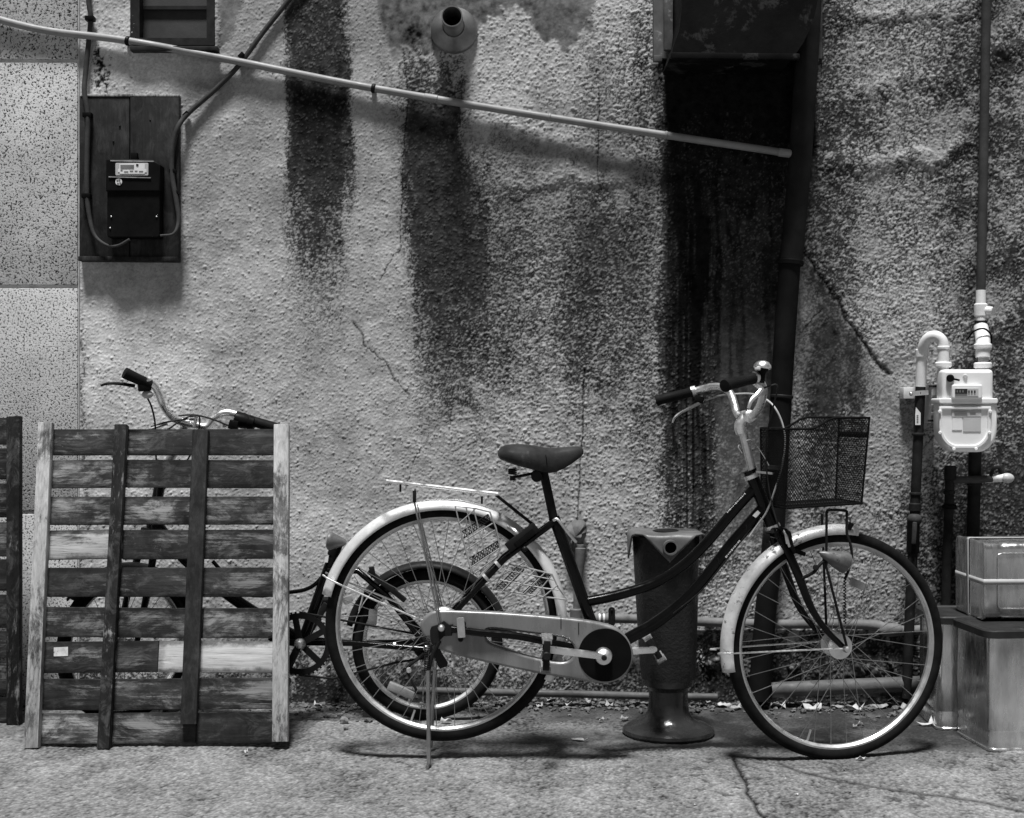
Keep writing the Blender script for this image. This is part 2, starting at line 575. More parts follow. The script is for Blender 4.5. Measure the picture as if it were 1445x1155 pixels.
def sheet(name, P, alb, m):
    ny, nx = alb.shape
    me = bpy.data.meshes.new(name)
    nv = nx * ny
    me.vertices.add(nv)
    me.vertices.foreach_set('co', P.reshape(-1).astype(np.float32))
    idx = np.arange(nv).reshape(ny, nx)
    q = np.stack([idx[:-1, :-1], idx[:-1, 1:], idx[1:, 1:], idx[1:, :-1]], -1).reshape(-1, 4)
    nf = len(q)
    me.loops.add(nf * 4)
    me.loops.foreach_set('vertex_index', q.reshape(-1).astype(np.int32))
    me.polygons.add(nf)
    me.polygons.foreach_set('loop_start', np.arange(0, nf * 4, 4, dtype=np.int32))
    me.update(calc_edges=True)
    at = me.attributes.new('alb', 'FLOAT', 'POINT')
    at.data.foreach_set('value', alb.reshape(-1).astype(np.float32))
    me.shade_smooth()
    o = bpy.data.objects.new(name, me)
    col.objects.link(o)
    me.materials.append(m)
    return o

XE = (113 - CX) * CAM_D / F              # seam between the two walls

def build_wall():
    xs = stretched(XE, 1.88, 0.0031, XE, 7.0)
    zs = stretched(-0.02, 2.45, 0.0031, -0.06, 4.6)
    X, Z = np.meshgrid(xs, zs)
    sh = X.shape
    px = X * F / CAM_D + CX
    py = CY - (Z - H) * F / CAM_D
    infine = (sst(1.93, 1.88, X) * sst(2.50, 2.45, Z))
    # --- relief: grains of sprayed render, coarser to the right
    def grains(p, sig, seed, asp=1.0):
        r = np.random.default_rng(seed)
        im = (r.random(sh) < p) * r.gamma(2.0, 0.5, sh)
        fy = np.fft.fftfreq(sh[0])[:, None]
        fx = np.fft.rfftfreq(sh[1])[None, :]
        g = np.exp(-2 * (math.pi ** 2) * ((fy * sig) ** 2 + (fx * sig * asp) ** 2))
        o = np.fft.irfft2(np.fft.rfft2(im) * g, s=sh)
        return (o - o.mean()) / o.std()
    g1 = grains(0.16, 0.58, 1)
    g2 = grains(0.085, 0.80, 2, 1.2)
    g3 = grains(0.022, 1.35, 3, 1.2)
    coarse = sst(480, 760, px)
    wn_ = fnoise(sh, 2.3, 9, 0.5)
    h = 0.45 * wn_ + g1 * 0.66 + g2 * (0.20 + 0.34 * coarse) + g3 * (0.05 + 0.10 * coarse)
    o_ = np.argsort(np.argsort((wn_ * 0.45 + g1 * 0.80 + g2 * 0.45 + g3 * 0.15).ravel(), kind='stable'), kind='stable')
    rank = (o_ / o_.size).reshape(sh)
    # --- stains: soot and mould on the render, with shade of fixtures painted in; the grains stay clean where the film is thin
    wx = fbm(sh, (170, 40), 21, 4) * 4.0 + fnoise(sh, 3, 26, 0.6) * 1.2
    wy = fbm(sh, (50, 30), 31, 4) * 16.0
    qx, qy = px + wx, py + wy
    mott = fbm(sh, 70, 41, 5)
    fine = fbm(sh, 14, 51, 4)
    streak = fbm(sh, (300, 6.0), 61, 3)
    big = fbm(sh, 170, 71, 4)
    st = np.zeros(sh)
    ti = np.zeros(sh)

    def box_(x0, x1, y0, y1, ex, et, eb):
        ex, et, eb = ex * 1.35 if ex > 3 else ex, et * 1.2, eb * 1.25
        return sst(x0 - ex, x0 + ex, qx) * (1 - sst(x1 - ex, x1 + ex, qx)) * sst(y0 - et, y0 + et, qy) * (1 - sst(y1 - eb, y1 + eb, qy))

    def add(x0, x1, y0, y1, k, ex=7, et=12, eb=40, mod=None):      # speckled film or painted shade
        nonlocal st
        f = box_(x0, x1, y0, y1, ex, et, eb) * k
        if mod is not None: f = f * mod
        st = 1 - (1 - st) * (1 - np.clip(f, 0, 1))

    def tone(x0, x1, y0, y1, k, ex=20, et=30, eb=40):              # even greying or (k < 0) cleaner render
        nonlocal ti
        ti = ti + box_(x0, x1, y0, y1, ex, et, eb) * k

    # streak left of centre
    add(405, 493, -900, 250, 0.86, 9, 10, 70)
    add(406, 493, 95, 290, 0.76, 8, 30, 60)
    add(407, 492, 220, 400, 0.58, 8, 60, 70)
    add(415, 490, 380, 520, 0.20, 16, 60, 70)
    # stain and painted vent shadow in one streak under the vent, widening to the lower right
    add(545, 640, 70, 190, 0.42, 18, 20, 50)
    add(571, 661, 120, 320, 0.90, 9, 40, 50)
    add(582, 690, 280, 450, 0.78, 9, 60, 70)
    add(588, 850, 280, 560, 0.44, 40, 90, 70)
    add(590, 720, 430, 600, 0.32, 24, 60, 60)
    add(660, 760, 180, 420, 0.22, 30, 20, 80)
    # streak between vent and hood
    add(798, 910, 280, 460, 0.60, 22, 60, 90)
    add(805, 905, 430, 620, 0.36, 22, 70, 70)
    add(815, 935, 60, 205, 0.36, 24, 40, 30)
    add(893, 938, -40, 700, 0.40, 16, 30, 120)
    # under the hood: its cast shadow painted black, with stain streaks below
    add(931, 1150, -80, 300, 0.995, 4, 10, 110)
    add(934, 1112, 200, 560, 0.86, 7, 50, 140)
    add(936, 1108, 430, 840, 0.62, 10, 80, 110)
    add(942, 1003, 280, 800, 0.80, 9, 80, 90, np.clip(0.80 + 0.40 * streak, 0.1, 1.25))
    for x_, w_, y1_, k_ in ((955, 5, 690, .85), (968, 3, 640, .75), (984, 7, 600, .9), (990, 4, 740, .85), (1012, 4, 560, .75), (1032, 3, 620, .55), (1046, 4, 700, .5), (1085, 5, 650, .5)):
        add(x_ - w_, x_ + w_, 230, y1_, k_, 2.5, 60, 60)
    # right part: mottled everywhere
    m1 = np.clip(1 + 0.35 * mott + 0.2 * big, 0.2, 1.8)
    add(1128, 1900, -700, 1100, 0.26, 12, 10, 10, m1)
    add(1136, 1200, -200, 640, 0.52, 24, 40, 90)
    add(1150, 1800, 140, 208, 0.34, 40, 40, 8, m1)
    add(1150, 1400, 245, 330, 0.22, 40, 20, 60, m1)
    add(1336, 1404, -100, 560, 0.42, 26, 60, 60, m1)
    add(1398, 1800, -300, 1000, 0.38, 14, 60, 60, m1)
    add(1130, 1180, 540, 760, 0.40, 16, 50, 70)
    add(1198, 1226, 470, 590, 0.46, 10, 30, 40)
    tri = sst(-6, 10, -((qx * 0.35 + px * 0.65) - (1130 + (py - 350) * 0.66))) * sst(1120, 1128, px) * sst(345, 360, py) * (1 - sst(540, 640, qy))
    st = 1 - (1 - st) * (1 - 0.24 * tri)
    # small marks at the left and the foot of the wall
    add(133, 158, 88, 122, 0.9, 4, 7, 7, np.clip(1.1 + 0.5 * fine, 0, 1.4))
    add(176, 190, 62, 84, 0.7, 3, 4, 8)
    add(113, 122, 430, 980, 0.45, 4, 40, 10)
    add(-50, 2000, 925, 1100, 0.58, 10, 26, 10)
    add(985, 1290, 893, 1100, 0.60, 12, 8, 10)  # shade under the wrapped pipe painted dark
    add(405, 640, 955, 1100, 0.72, 12, 16, 10)  # shadow at the wall foot painted in as a dark band
    add(1318, 1460, 640, 1100, 0.60, 12, 40, 10)  # gas meter's shadow painted on, darkened down to the ground
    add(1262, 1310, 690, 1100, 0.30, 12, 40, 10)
    tone(113, 256, 372, 400, 0.20, 8, 20, 20)  # soft shadow of the meter board painted below it
    tone(150, 250, 405, 470, 0.16, 16, 20, 40)
    tone(255, 600, -300, 370, 0.30, 24, 20, 120)
    tone(290, 560, 400, 640, 0.14, 14, 30, 80)
    tone(118, 290, 415, 620, -0.14, 16, 30, 60)
    tone(205, 300, 480, 640, -0.08, 30, 60, 60)
    tone(120, 200, 15, 130, -0.10, 10, 20, 20)
    tone(600, 930, 190, 420, 0.14, 30, 12, 110)  # conduit's soft shadow greyed into the render
    tone(575, 930, 130, 540, 0.26, 34, 70, 90)
    tone(560, 2000, -400, 1100, 0.10, 30, 40, 10)
    tone(735, 800, 230, 620, -0.12, 20, 40, 60)
    tone(690, 830, 80, 180, -0.12, 20, 20, 30)
    tone(-50, 900, 850, 1000, 0.12, 20, 60, 10)
    tone(1130, 2000, -400, 1100, 0.16, 20, 40, 10)
    tone(1220, 1340, 370, 560, -0.16, 24, 60, 60)
    # cement patches: smooth and grey
    pe = 62 + 12 * np.sin((px - 520) / 47.0) - 30 * sst(640, 705, px) + 44 * sst(735, 775, px) - 40 * sst(790, 840, px)
    patch = sst(528, 545, qx - (py - 30) * 0.3) * (1 - sst(838, 846, qx)) * (1 - sst(-9, 9, py + wy * 0.45 + fine * 3 - pe))
    patch2 = sst(300, 306, qx) * (1 - sst(322, 332, qx + (py - 40) * 0.25)) * (1 - sst(62, 80, qy))
    patch3 = np.exp(-(((qx - 811) / 17) ** 4 + ((qy - 785) / 50) ** 4))
    midflat = sst(1004, 1014, qx) * (1 - sst(1098, 1108, qx)) * sst(380, 500, py) * (1 - sst(740, 820, py))
    smooth_ = np.clip(patch + patch2 + patch3 * 0.9 + 0.8 * tri + 0.75 * midflat, 0, 1)
    # --- albedo
    base = 0.50 * (1 + 0.08 * mott + 0.07 * big)
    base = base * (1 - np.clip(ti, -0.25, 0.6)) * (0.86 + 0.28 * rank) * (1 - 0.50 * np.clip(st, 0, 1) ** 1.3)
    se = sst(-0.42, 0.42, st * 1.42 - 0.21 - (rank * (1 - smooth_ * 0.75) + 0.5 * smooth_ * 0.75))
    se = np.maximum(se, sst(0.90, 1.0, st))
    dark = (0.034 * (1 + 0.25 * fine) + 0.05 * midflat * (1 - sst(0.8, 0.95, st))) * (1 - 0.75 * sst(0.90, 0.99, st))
    alb = base * (1 - se) + dark * se
    cem = 0.135 * (1 + 0.30 * mott + 0.20 * fine + 0.25 * rank)
    pm = np.clip(patch + patch2 * 0.8 + patch3 * 0.8, 0, 1)
    alb = alb * (1 - pm) + cem * pm
    # cracks
    for poly, w_ in (([(1130, 350), (1146, 372), (1162, 398), (1180, 422), (1196, 452), (1216, 478), (1232, 500), (1252, 528)], 3.3),
                     ([(500, 455), (512, 474), (514, 488), (530, 500), (546, 514), (556, 536), (578, 558)], 1.1),
                     ([(845, 130), (843, 170), (846, 200), (843, 250), (848, 268)], 1.0),
                     ([(568, 70), (576, 140), (570, 200), (569, 270), (564, 330), (566, 350), (548, 375), (535, 400)], 1.0),
                     ([(826, 520), (822, 560), (823, 610), (818, 660), (815, 700), (813, 735)], 1.1),
                     ([(590, 640), (578, 670), (572, 690)], 0.8),
                     ([(1130, 470), (1142, 452), (1160, 436)], 0.9)):
        dd = seg_dist(px + wx * 0.35, py + fine * 1.2, poly)
        c_ = np.exp(-(dd / w_) ** 2)
        alb *= 1 - 0.9 * c_
        h -= (6.0 if w_ > 3 else 1.6) * c_
    dis = h * (0.00066 + 0.00022 * coarse) * infine * (1 - 0.80 * smooth_)
    dis += big * 0.0015 * infine
    # sagging ridges left by the trowel
    def ridge(poly, w_, a_):
        return a_ * np.exp(-(seg_dist(px + mott * 4, py + mott * 5, poly) / w_) ** 2) * infine
    dis += ridge([(1175, 236), (1240, 226), (1310, 222), (1360, 205)], 15, 0.011)
    dis += ridge([(720, 262), (800, 250), (850, 252), (900, 236), (930, 205)], 14, 0.007)
    dis += ridge([(1190, 30), (1290, 22), (1380, 8)], 16, 0.008)
    dis += ridge([(1210, 128), (1300, 118), (1360, 128)], 15, 0.006)
    dis += ridge([(1400, 85), (1445, 70), (1520, 70)], 14, 0.008)
    dis += ridge([(690, 470), (740, 500), (800, 505)], 18, 0.004)
    Y = -dis
    Y = Y + 0.004 * pm * infine
    hol = sst(985, 1000, qx) * (1 - sst(1285, 1300, qx)) * sst(890, 897, py) * (1 - sst(948, 956, qy))
    Y += 0.030 * hol * infine
    win = (px > 191) & (px < 303) & (py < 66) & (py > -120)
    Y = np.where(win, 0.09, Y)
    alb = np.where(win, 0.02, alb)
    P = np.stack([X, Y, Z], -1)
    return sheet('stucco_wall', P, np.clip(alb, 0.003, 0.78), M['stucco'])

def build_ground():
    xs = stretched(-2.2, 2.2, 0.0048, -60, 60)
    ys = stretched(-1.65, 0.05, 0.0060, -60, 30)
    X, Y = np.meshgrid(xs, ys)
    sh = X.shape
    d = np.maximum(Y + CAM_D, 0.6)
    px = X * F / d + CX
    py = CY + F * H / d
    fine = fbm(sh, 3.0, 81, 2)
    mott = fbm(sh, 60, 91, 6)
    big = fbm(sh, 140, 101, 4)
    inf = sst(2.4, 2.2, np.abs(X)) * sst(-1.8, -1.65, Y) * sst(0.2, 0.05, Y)
    st = np.zeros(sh)

    def add(x0, x1, y0, y1, k, ex=30, ey=8):
        nonlocal st
        a, b = px + mott * 14, py + mott * 3 + fine * 1.2
        f = k * sst(x0 - ex, x0 + ex, a) * (1 - sst(x1 - ex, x1 + ex, a)) * sst(y0 - ey, y0 + ey, b) * (1 - sst(y1 - ey, y1 + ey, b))
        st = 1 - (1 - st) * (1 - np.clip(f, 0, 1))
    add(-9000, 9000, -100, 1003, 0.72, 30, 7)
    add(400, 640, 985, 1006, 0.3)  # small bicycle's shadow painted along the wall foot
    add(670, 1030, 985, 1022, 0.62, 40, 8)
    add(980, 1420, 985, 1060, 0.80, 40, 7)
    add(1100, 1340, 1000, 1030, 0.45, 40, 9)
    add(700, 900, 1030, 1062, 0.34, 60, 10)  # shadow of the main bicycle's frame painted on the concrete
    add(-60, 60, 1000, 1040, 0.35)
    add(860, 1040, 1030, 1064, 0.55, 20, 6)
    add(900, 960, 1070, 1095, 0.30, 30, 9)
    add(1000, 1350, 1062, 1085, 0.22, 40, 8)  # front wheel's shadow band painted on the concrete
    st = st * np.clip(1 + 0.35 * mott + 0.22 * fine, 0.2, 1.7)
    base = 0.155 * (1 + 0.12 * mott + 0.28 * fine + 0.08 * big)
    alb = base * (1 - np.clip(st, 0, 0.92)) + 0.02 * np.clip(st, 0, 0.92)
    spot = sst(1.2, 2.1, fbm(sh, 16, 131, 4)) * (0.25 + 0.75 * sst(1040, 1070, py)) * (0.3 + 0.7 * sst(600, 1000, px))
    alb *= 1 - 0.55 * spot
    h = fine * 0.0007 + mott * 0.0007 + big * 0.001
    for poly, w_, k_ in (([(1036, 1072), (1044, 1092), (1053, 1104), (1056, 1120), (1066, 1132), (1071, 1146), (1084, 1160), (1090, 1185)], 2.8, 0.95),
                         ([(1098, 1076), (1130, 1090), (1180, 1101), (1260, 1115), (1350, 1128), (1445, 1146), (1700, 1180)], 2.0, 0.65),
                         ([(1040, 1098), (1090, 1097), (1160, 1094), (1230, 1090)], 0.9, 0.35)):
        dd = seg_dist(px + mott * 1.8 + fine * 0.8, (py + mott * 0.7), poly)
        c_ = np.exp(-(dd / w_) ** 2)
        alb *= 1 - k_ * c_
        h -= 0.003 * k_ * c_
    for cx_, cy_, rx_, ry_, k_ in ((1138, 1066, 103, 26, .45), (1140, 1064, 90, 20, .35)):     # curved wheel shadow painted as dark arcs under the front wheel
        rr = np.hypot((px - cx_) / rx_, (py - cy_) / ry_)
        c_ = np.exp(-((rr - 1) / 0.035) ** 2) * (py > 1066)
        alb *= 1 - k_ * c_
    Z = h * inf
    far = sst(3, 8, np.hypot(X, Y))
    alb = alb * (1 - far) + 0.10 * far
    P = np.stack([X, Y, Z], -1)
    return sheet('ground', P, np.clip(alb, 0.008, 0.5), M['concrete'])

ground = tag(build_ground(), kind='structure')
wall = tag(build_wall(), 'grey sprayed stucco wall with black soot streaks, painted fixture shade and hairline cracks', 'wall')
ORG[wall.name] = Vector()

# window in the stucco wall
def window():
    y = 0.03
    wf = flat('window', [[(188, -140), (306, -140), (306, 68), (188, 68)], [(201, -130), (295, -130), (295, 58), (201, 58)]], 0.035, 0.075, M['window_frame'], wall)
    for y0, y1 in ((13, 58), (-35, 10), (-83, -38), (-128, -86)):
        a, b = W(201, y1, 0.052), W(295, y0, 0.052)
        MB().box((a + b) / 2, (b.x - a.x - 0.006, 0.006, b.z - a.z + 0.004), Matrix.Rotation(R_(-7), 3, 'X')).build('pane', M['glass'], wf)
        a, b = W(201, y1 + 1.5, 0.044), W(295, y1 + 1.5, 0.044)
        MB().bar(a, b, 0.008, 0.012, Vector((0, 1, 0))).build('glazing_bar', M['window_frame'], wf)
    a, b = W(186, 71, -0.01), W(309, 71, -0.01)
    MB().bar(a, b, 0.05, 0.016, Vector((0, 1, 0)), 0.003).build('sill', M['window_frame'], wf)
window()

# panel wall of the neighbouring building
pw = thing('panel_wall', 'pale wall of speckled stone panels beside the stucco wall', 'wall', (XE - 0.5, 0, 0))
def panels():
    zb = [W(0, p, 0).z for p in (1040, 723, 405, 87, -232, -551)]
    x1 = XE - 0.002
    for c in range(3):
        xr = x1 - c * 1.2
        for i in range(5):
            MB().box((xr - 0.597, 0.006, (zb[i] + zb[i + 1]) / 2), (1.186, 0.03, zb[i + 1] - zb[i] - 0.012), None, 0.003).build('stone_panel', M['panel'], pw)
    MB().box((x1 - 1.8, 0.043, 2.2), (3.6, 0.09, 4.6)).build('backing', M['joint'], pw)
panels()

# ------------------------------------------------------------------ fixtures on the wall
def pipe_part(name, pts, r, m, parent, seg=14, n=6, curve=True):
    return MB().tube(catmull(pts, n) if curve else pts, r, seg).build(name, m, parent)

def ring(name, p, axis, r, w, m, parent, seg=18):
    a = Vector(axis).normalized()
    b = min(w * 0.25, 0.004)
    return MB().lathe([(r - b, -w / 2), (r, -w / 2 + b), (r, w / 2 - b), (r - b, w / 2)], p, a, seg).build(name, m, parent)

def fixtures():
    # sloping conduit
    t = thing('conduit_pipe', 'light grey conduit pipe sloping across the stucco wall', 'pipe', W(525, 125, -0.05))
    pts = [W(-70, 8, -.027), W(-20, 22, -.027), W(22, 34, -.027), W(75, 45, -.025), W(180, 58, -.024), W(330, 86, -.024), W(527, 125, -.025), W(800, 170, -.034), W(1114, 217, -.065)]
    pipe_part('pipe', pts, 0.0128, M['conduit'], t)
    for x, y in ((180, 58), (527, 125)):
        p = W(x, y, -.025)
        ring('clip', p, W(x + 50, y + 9, -.027) - p, 0.0162, 0.014, M['dark_steel'], t)
        MB().box(p + Vector((0, 0.018, 0.0)), (0.016, 0.02, 0.02)).build('clip_foot', M['dark_steel'], t)
    for x, y in ((608, 139), (775, 166), (940, 191)):
        yy = float(np.interp(x, [527, 800, 1114], [-.025, -.034, -.065]))
        p = W(x, y, yy)
        ring('coupling', p, W(x + 50, y + 8, yy - .003) - p, 0.0142, 0.05 if x == 608 else 0.012, M['conduit'], t)
    p, q = W(1098, 215, -.065), W(1121, 218, -.065)
    MB().cyl(p, q, 0.0145, 14, 0.003).build('end_cap', M['conduit'], t)

    # vent
    t = thing('vent_pipe', 'short round metal vent pipe with conical flange on the wall', 'vent', W(641, 45, 0))
    c = W(641, 44, 0)
    MB().lathe([(0.079, 0.012), (0.079, -0.010), (0.074, -0.020), (0.040, -0.055), (0.037, -0.060)][::-1], c, (0, 1, 0), 40, cap=False).build('flange', M['vent_metal'], t)
    MB().lathe([(0.0345, -0.05), (0.0345, -0.175), (0.031, -0.175), (0.031, -0.05)], c, (0, 1, 0), 32, closed=True).build('pipe', M['vent_metal'], t)
    MB().lathe([(0.0312, -0.06), (0.0312, -0.062)], c, (0, 1, 0), 24).build('bore_shade_disc', M['dark'], t)  # black disc stands in for the shade inside the pipe

    # hood
    t = thing('exhaust_hood', 'black rusty sheet metal exhaust hood jutting from the wall', 'hood', W(1040, 80, 0))
    flat('flange', [[(921, -200), (1160, -200), (1160, 84), (921, 84)]], -0.006, 0.02, M['hood_edge'], t, bevel=0.002)
    yb, yf = -0.012, -0.27
    outl = [(962, -190), (962, 15), (958, 45), (950, 66), (948, 76), (1122, 78), (1134, 60), (1148, 30), (1156, -10), (1156, -190)]
    a = [W(x, y, yf) for x, y in outl]
    b = [Vector((p.x, yb, p.z)) for p in a]
    mb = MB()
    mb.loft([b, a])
    mb.build('body', M['hood'], t, ang=25)
    p, q = W(946, 79, yf - 0.004), W(1128, 81, yf - 0.004)
    MB().bar(p, q, 0.016, 0.02, Vector((0, 1, 0)), 0.003).build('bottom_lip', M['hood'], t)
    lo = [W(943, -190, -0.05), W(943, 72, -0.05)]
    MB().bar(lo[0], lo[1], 0.03, 0.02, Vector((1, 0, 0)), 0.004).build('side_trim', M['hood_edge'], t)
    MB().box(W(928, 84, -0.02), (0.028, 0.03, 0.022), None, 0.003).build('corner_bracket', M['hood_edge'], t)
    MB().box(W(924, 91, -0.028), (0.022, 0.02, 0.006), None, 0.001).build('bracket_tab', M['vent_metal'], t)

    # downpipe
    t = thing('downpipe', 'thick black downpipe leaning down the wall beside the soot stain and painted hood shade', 'pipe', G(1068, 985))
    up = [W(1150, -150, -.06), W(1142, 20, -.06), W(1135, 140, -.06), W(1127, 250, -.06), W(1116, 372, -.06)]
    dn = [W(1115, 366, -.06), W(1107, 480, -.06), W(1099, 620, -.065), W(1091, 760, -.07), W(1079, 880, -.075), W(1071, 988, -.08)]
    pipe_part('upper_pipe', up, 0.0385, M['upper_pipe'], t, 20)
    pipe_part('lower_pipe', dn, 0.036, M['black_pipe'], t, 20)
    ring('collar', W(1115.5, 371, -.06), up[-1] - up[-2], 0.044, 0.02, M['black_pipe'], t, 24)
    for px_, py_ in ((1103, 560), (1083, 850)):
        ring('band', W(px_, py_, -.065), dn[-1] - dn[0], 0.0385, 0.012, M['dark_steel'], t, 24)

    # electricity meter board, meter, cables
    t = thing('meter_board', 'dark weathered wooden board carrying the electricity meter', 'board', W(184, 367, 0))
    for x0, x1, dy in ((114, 184.2, 0), (185.6, 254, 0.002)):
        a, b = W(x0, 364, -.012), W(x1, 137, -.012)
        MB().box((a + b) / 2 + Vector((0, -dy, 0)), (b.x - a.x, 0.028, b.z - a.z), None, 0.002).build('plank', M['dark_wood_z'], t)
    a, b = W(113, 366, -.02), W(253, 367, -.02)
    MB().bar(a, b, 0.042, 0.016, Vector((0, 1, 0)), 0.002).build('bottom_batten', M['dark_wood_z'], t)
    a, b = W(116, 136, -.012), W(254, 136.5, -.012)
    MB().bar(a, b, 0.034, 0.008, Vector((0, 1, 0)), 0.002).build('top_batten', M['post_pale'], t)
    for x, y in ((169, 178), (212, 170), (160, 200), (244, 247)):
        MB().sphere(W(x, y, -.027), 0.0035, u=8, v=6).build('nail', M['dark_steel'], t)

    t = thing('electricity_meter', 'black plastic electricity meter with pale display on the wooden board', 'meter', W(190, 336, -.03))
    flat('body', [[(153, 228), (157, 226.5), (219, 228), (229, 235), (229, 272), (153, 272)]], -.055, 0.058, M['black_box'], t, bevel=0.004)
    flat('terminal_cover', [rrect(154, 268, 228, 337, 4)], -.052, 0.050, M['black_plastic'], t, bevel=0.004)
    a, b = W(156, 227.2, -.0830), W(217, 228.2, -.0830)
    MB().bar(a, b, 0.004, 0.0035, Vector((0, 1, 0))).build('top_edge', M['alloy'], t)
    a, b = W(153.5, 250, -.0850), W(213, 251.3, -.0850)
    MB().bar(a, b, 0.005, 0.0032, Vector((0, 1, 0))).build('ledge', M['alloy'], t)
    d = flat('display', [rrect(163, 230.5, 209.5, 248, 1.5)], -.0840, 0.004, M['meter_grey'], t, bevel=0.001)
    flat('name_plate', [[(168.5, 232), (204.5, 232), (204.5, 239.5), (207, 239.5), (207, 243.5), (204.5, 243.5), (204, 245.5), (169, 245.5), (169, 243), (166.5, 243), (166.5, 239.5), (168.5, 239.5)]], -.0868, 0.0016, M['sticker'], d)
    flat('readout', [[(170, 233), (189, 233), (189, 237.8), (170, 237.8)]], -.0882, 0.0016, M['digits'], d)
    for x0, x1, y0 in ((170, 173, 240), (175, 181, 242), (183, 188, 241), (190, 194, 241), (196, 202, 241.5)):
        flat('print_mark', [[(x0, y0), (x1, y0), (x1, y0 + 0.9), (x0, y0 + 0.9)]], -.0882, 0.0012, M['digits'], d)
    flat('test_port', [rrect(192, 231.8, 195.5, 234.6, 1.2)], -.0882, 0.0014, M['ink'], d)
    flat('badge', [[(167.6 + 4.7 * math.cos(k * .35), 257 + 4.9 * math.sin(k * .35)) for k in range(18)]], -.0845, 0.0024, M['sticker'], t)
    for x, y in ((165.6, 255), (169.6, 258.5), (166.5, 259.5), (168.5, 254.5)):
        flat('badge_mark', [rrect(x - 1.3, y - 1, x + 1.3, y + 1, .7)], -.0862, 0.0012, M['digits'], t)
    for x, y in ((155.5, 322), (221, 306), (157, 306)):
        MB().sphere(W(x, y, -.0780), 0.0032, u=8, v=6).build('screw', M['alloy'], t)
    MB().box(W(190, 222, -.04), (0.022, 0.02, 0.028), None, 0.003).build('hanger', M['black_box'], t)

    t = thing('supply_cable', 'grey cable dropping beside the speckled panels to the electricity meter', 'cable', W(125, 40, 0))
    pts = [W(124, -60, -.014), W(125, 0, -.014), W(128, 25, -.014), W(125, 60, -.014), W(121, 100, -.02), W(119, 130, -.035), (W(124, 163, -.042)), W(123, 220, -.042), W(123, 275, -.042), W(127, 310, -.045), W(134, 333, -.05), W(150, 346, -.06), W(166, 347, -.07), W(183, 338, -.075)]
    pipe_part('sheath', pts, [.0085] * 9 + [.007, .006, .005, .0045, .0045], M['cable_dark'] if False else M['grey_pipe'], t)
    for x, y in ((127.5, 27), (124, 163), (122.5, 277)):
        MB().box(W(x, y, -.022 if y < 60 else -.036), (0.030, 0.030, 0.016), None, 0.003).build('clip', M['black_plastic'], t)
    t = thing('outgoing_cable', 'dark cable climbing diagonally from the electricity meter past the window', 'cable', W(300, 120, 0))
    pts = [W(455, -60, -.014), W(408, 0, -.014), W(372, 45, -.014), W(335, 95, -.016), W(300, 130, -.014), W(266, 160, -.022), W(250, 182, -.042), W(243, 215, -.042), W(243, 250, -.042), W(249, 285, -.045), W(252, 312, -.05), W(245, 330, -.065), W(226, 333, -.075)]
    pipe_part('sheath', pts, [.0085] * 10 + [.007, .005, .004], M['grey_pipe'], t)
    for x, y in ((341, 79), (263, 162), (244, 242), (248, 272)):
        MB().box(W(x, y, -.018 if y < 170 else -.036), (0.022, 0.026, 0.014), Matrix.Rotation(R_(-45 if y < 170 else 0), 3, 'Y'), 0.003).build('clip', M['black_plastic'], t)

    # gas riser on the right
    t = thing('gas_riser', 'dark gas riser pipe with white valve rising above the gas meter', 'pipe', W(1384, 420, -.06))
    pipe_part('pipe', [W(1394, -150, -.05), W(1392, 0, -.05), W(1388, 220, -.055), W(1384, 420, -.06)], 0.0155, M['grey_pipe'], t, curve=False)
    pipe_part('lower_pipe', [W(1384, 410, -.06), W(1384, 470, -.065)], 0.0165, M['white_pipe'], t, curve=False)
    ring('valve_body', W(1384, 438, -.06), (0, 0, 1), 0.022, 0.045, M['white_pipe'], t)
    MB().cyl(W(1384, 438, -.06), W(1401, 439, -.085), 0.014, 14, 0.003).build('valve_cap', M['white_pipe'], t)
    ring('lock_nut', W(1384, 455, -.062), (0, 0, 1), 0.020, 0.012, M['dark_pipe'], t)
    pipe_part('elbow', [W(1384, 462, -.07), W(1386, 473, -.09), W(1387, 482, -.115), W(1387, 492, -.135), W(1387, 505, -.14)], 0.024, M['white_pipe'], t, 16)
    ring('elbow_collar', W(1387, 489, -.138), (0, 0, 1), 0.029, 0.018, M['white_pipe'], t)
    ring('union_nut', W(1387, 516, -.14), (0, 0, 1), 0.029, 0.020, M['white_pipe'], t)
    pipe_part('stub', [W(1387, 488, -.14), W(1387, 526, -.14)], 0.018, M['white_pipe'], t, curve=False)
    pipe_part('back_wire', [W(1366, 478, -.09), W(1374, 468, -.12), W(1388, 464, -.14), W(1398, 472, -.12), W(1399, 484, -.09)], 0.003, M['black_plastic'], t, 8)

    # gas meter
    t = thing('gas_meter', 'white enamel gas meter with black knob and round bottomed cover', 'meter', W(1361, 638, -.14))
    yc = -.156
    flat('upper_body', [rrect(1325, 522, 1397, 572, 5)], yc, 0.070, M['meter_white'], t, bevel=0.012)
    def tub(x0, x1, y0, y1, rx, ry):
        pts = [(x0, y0), (x1, y0)]
        for k in range(9):
            a = R_(90 * k / 8)
            pts.append((x1 - rx + rx * math.cos(a), y1 - ry + ry * math.sin(a)))
        for k in range(9):
            a = R_(90 + 90 * k / 8)
            pts.append((x0 + rx + rx * math.cos(a), y1 - ry + ry * math.sin(a)))
        return pts
    flat('lower_body', [tub(1321, 1402, 570.5, 638, 27, 33)], yc, 0.075, M['meter_white'], t, bevel=0.01)
    fl = flat('seam_flange', [rrect(1319.5, 562.5, 1401.5, 570, 2)], yc, 0.090, M['meter_white'], t, bevel=0.003)
    inner = [(1325, 574), (1398, 574), (1398, 600), (1394.5, 614), (1387, 626), (1376, 633), (1350, 633), (1340, 628.5), (1331, 617), (1326, 603)]
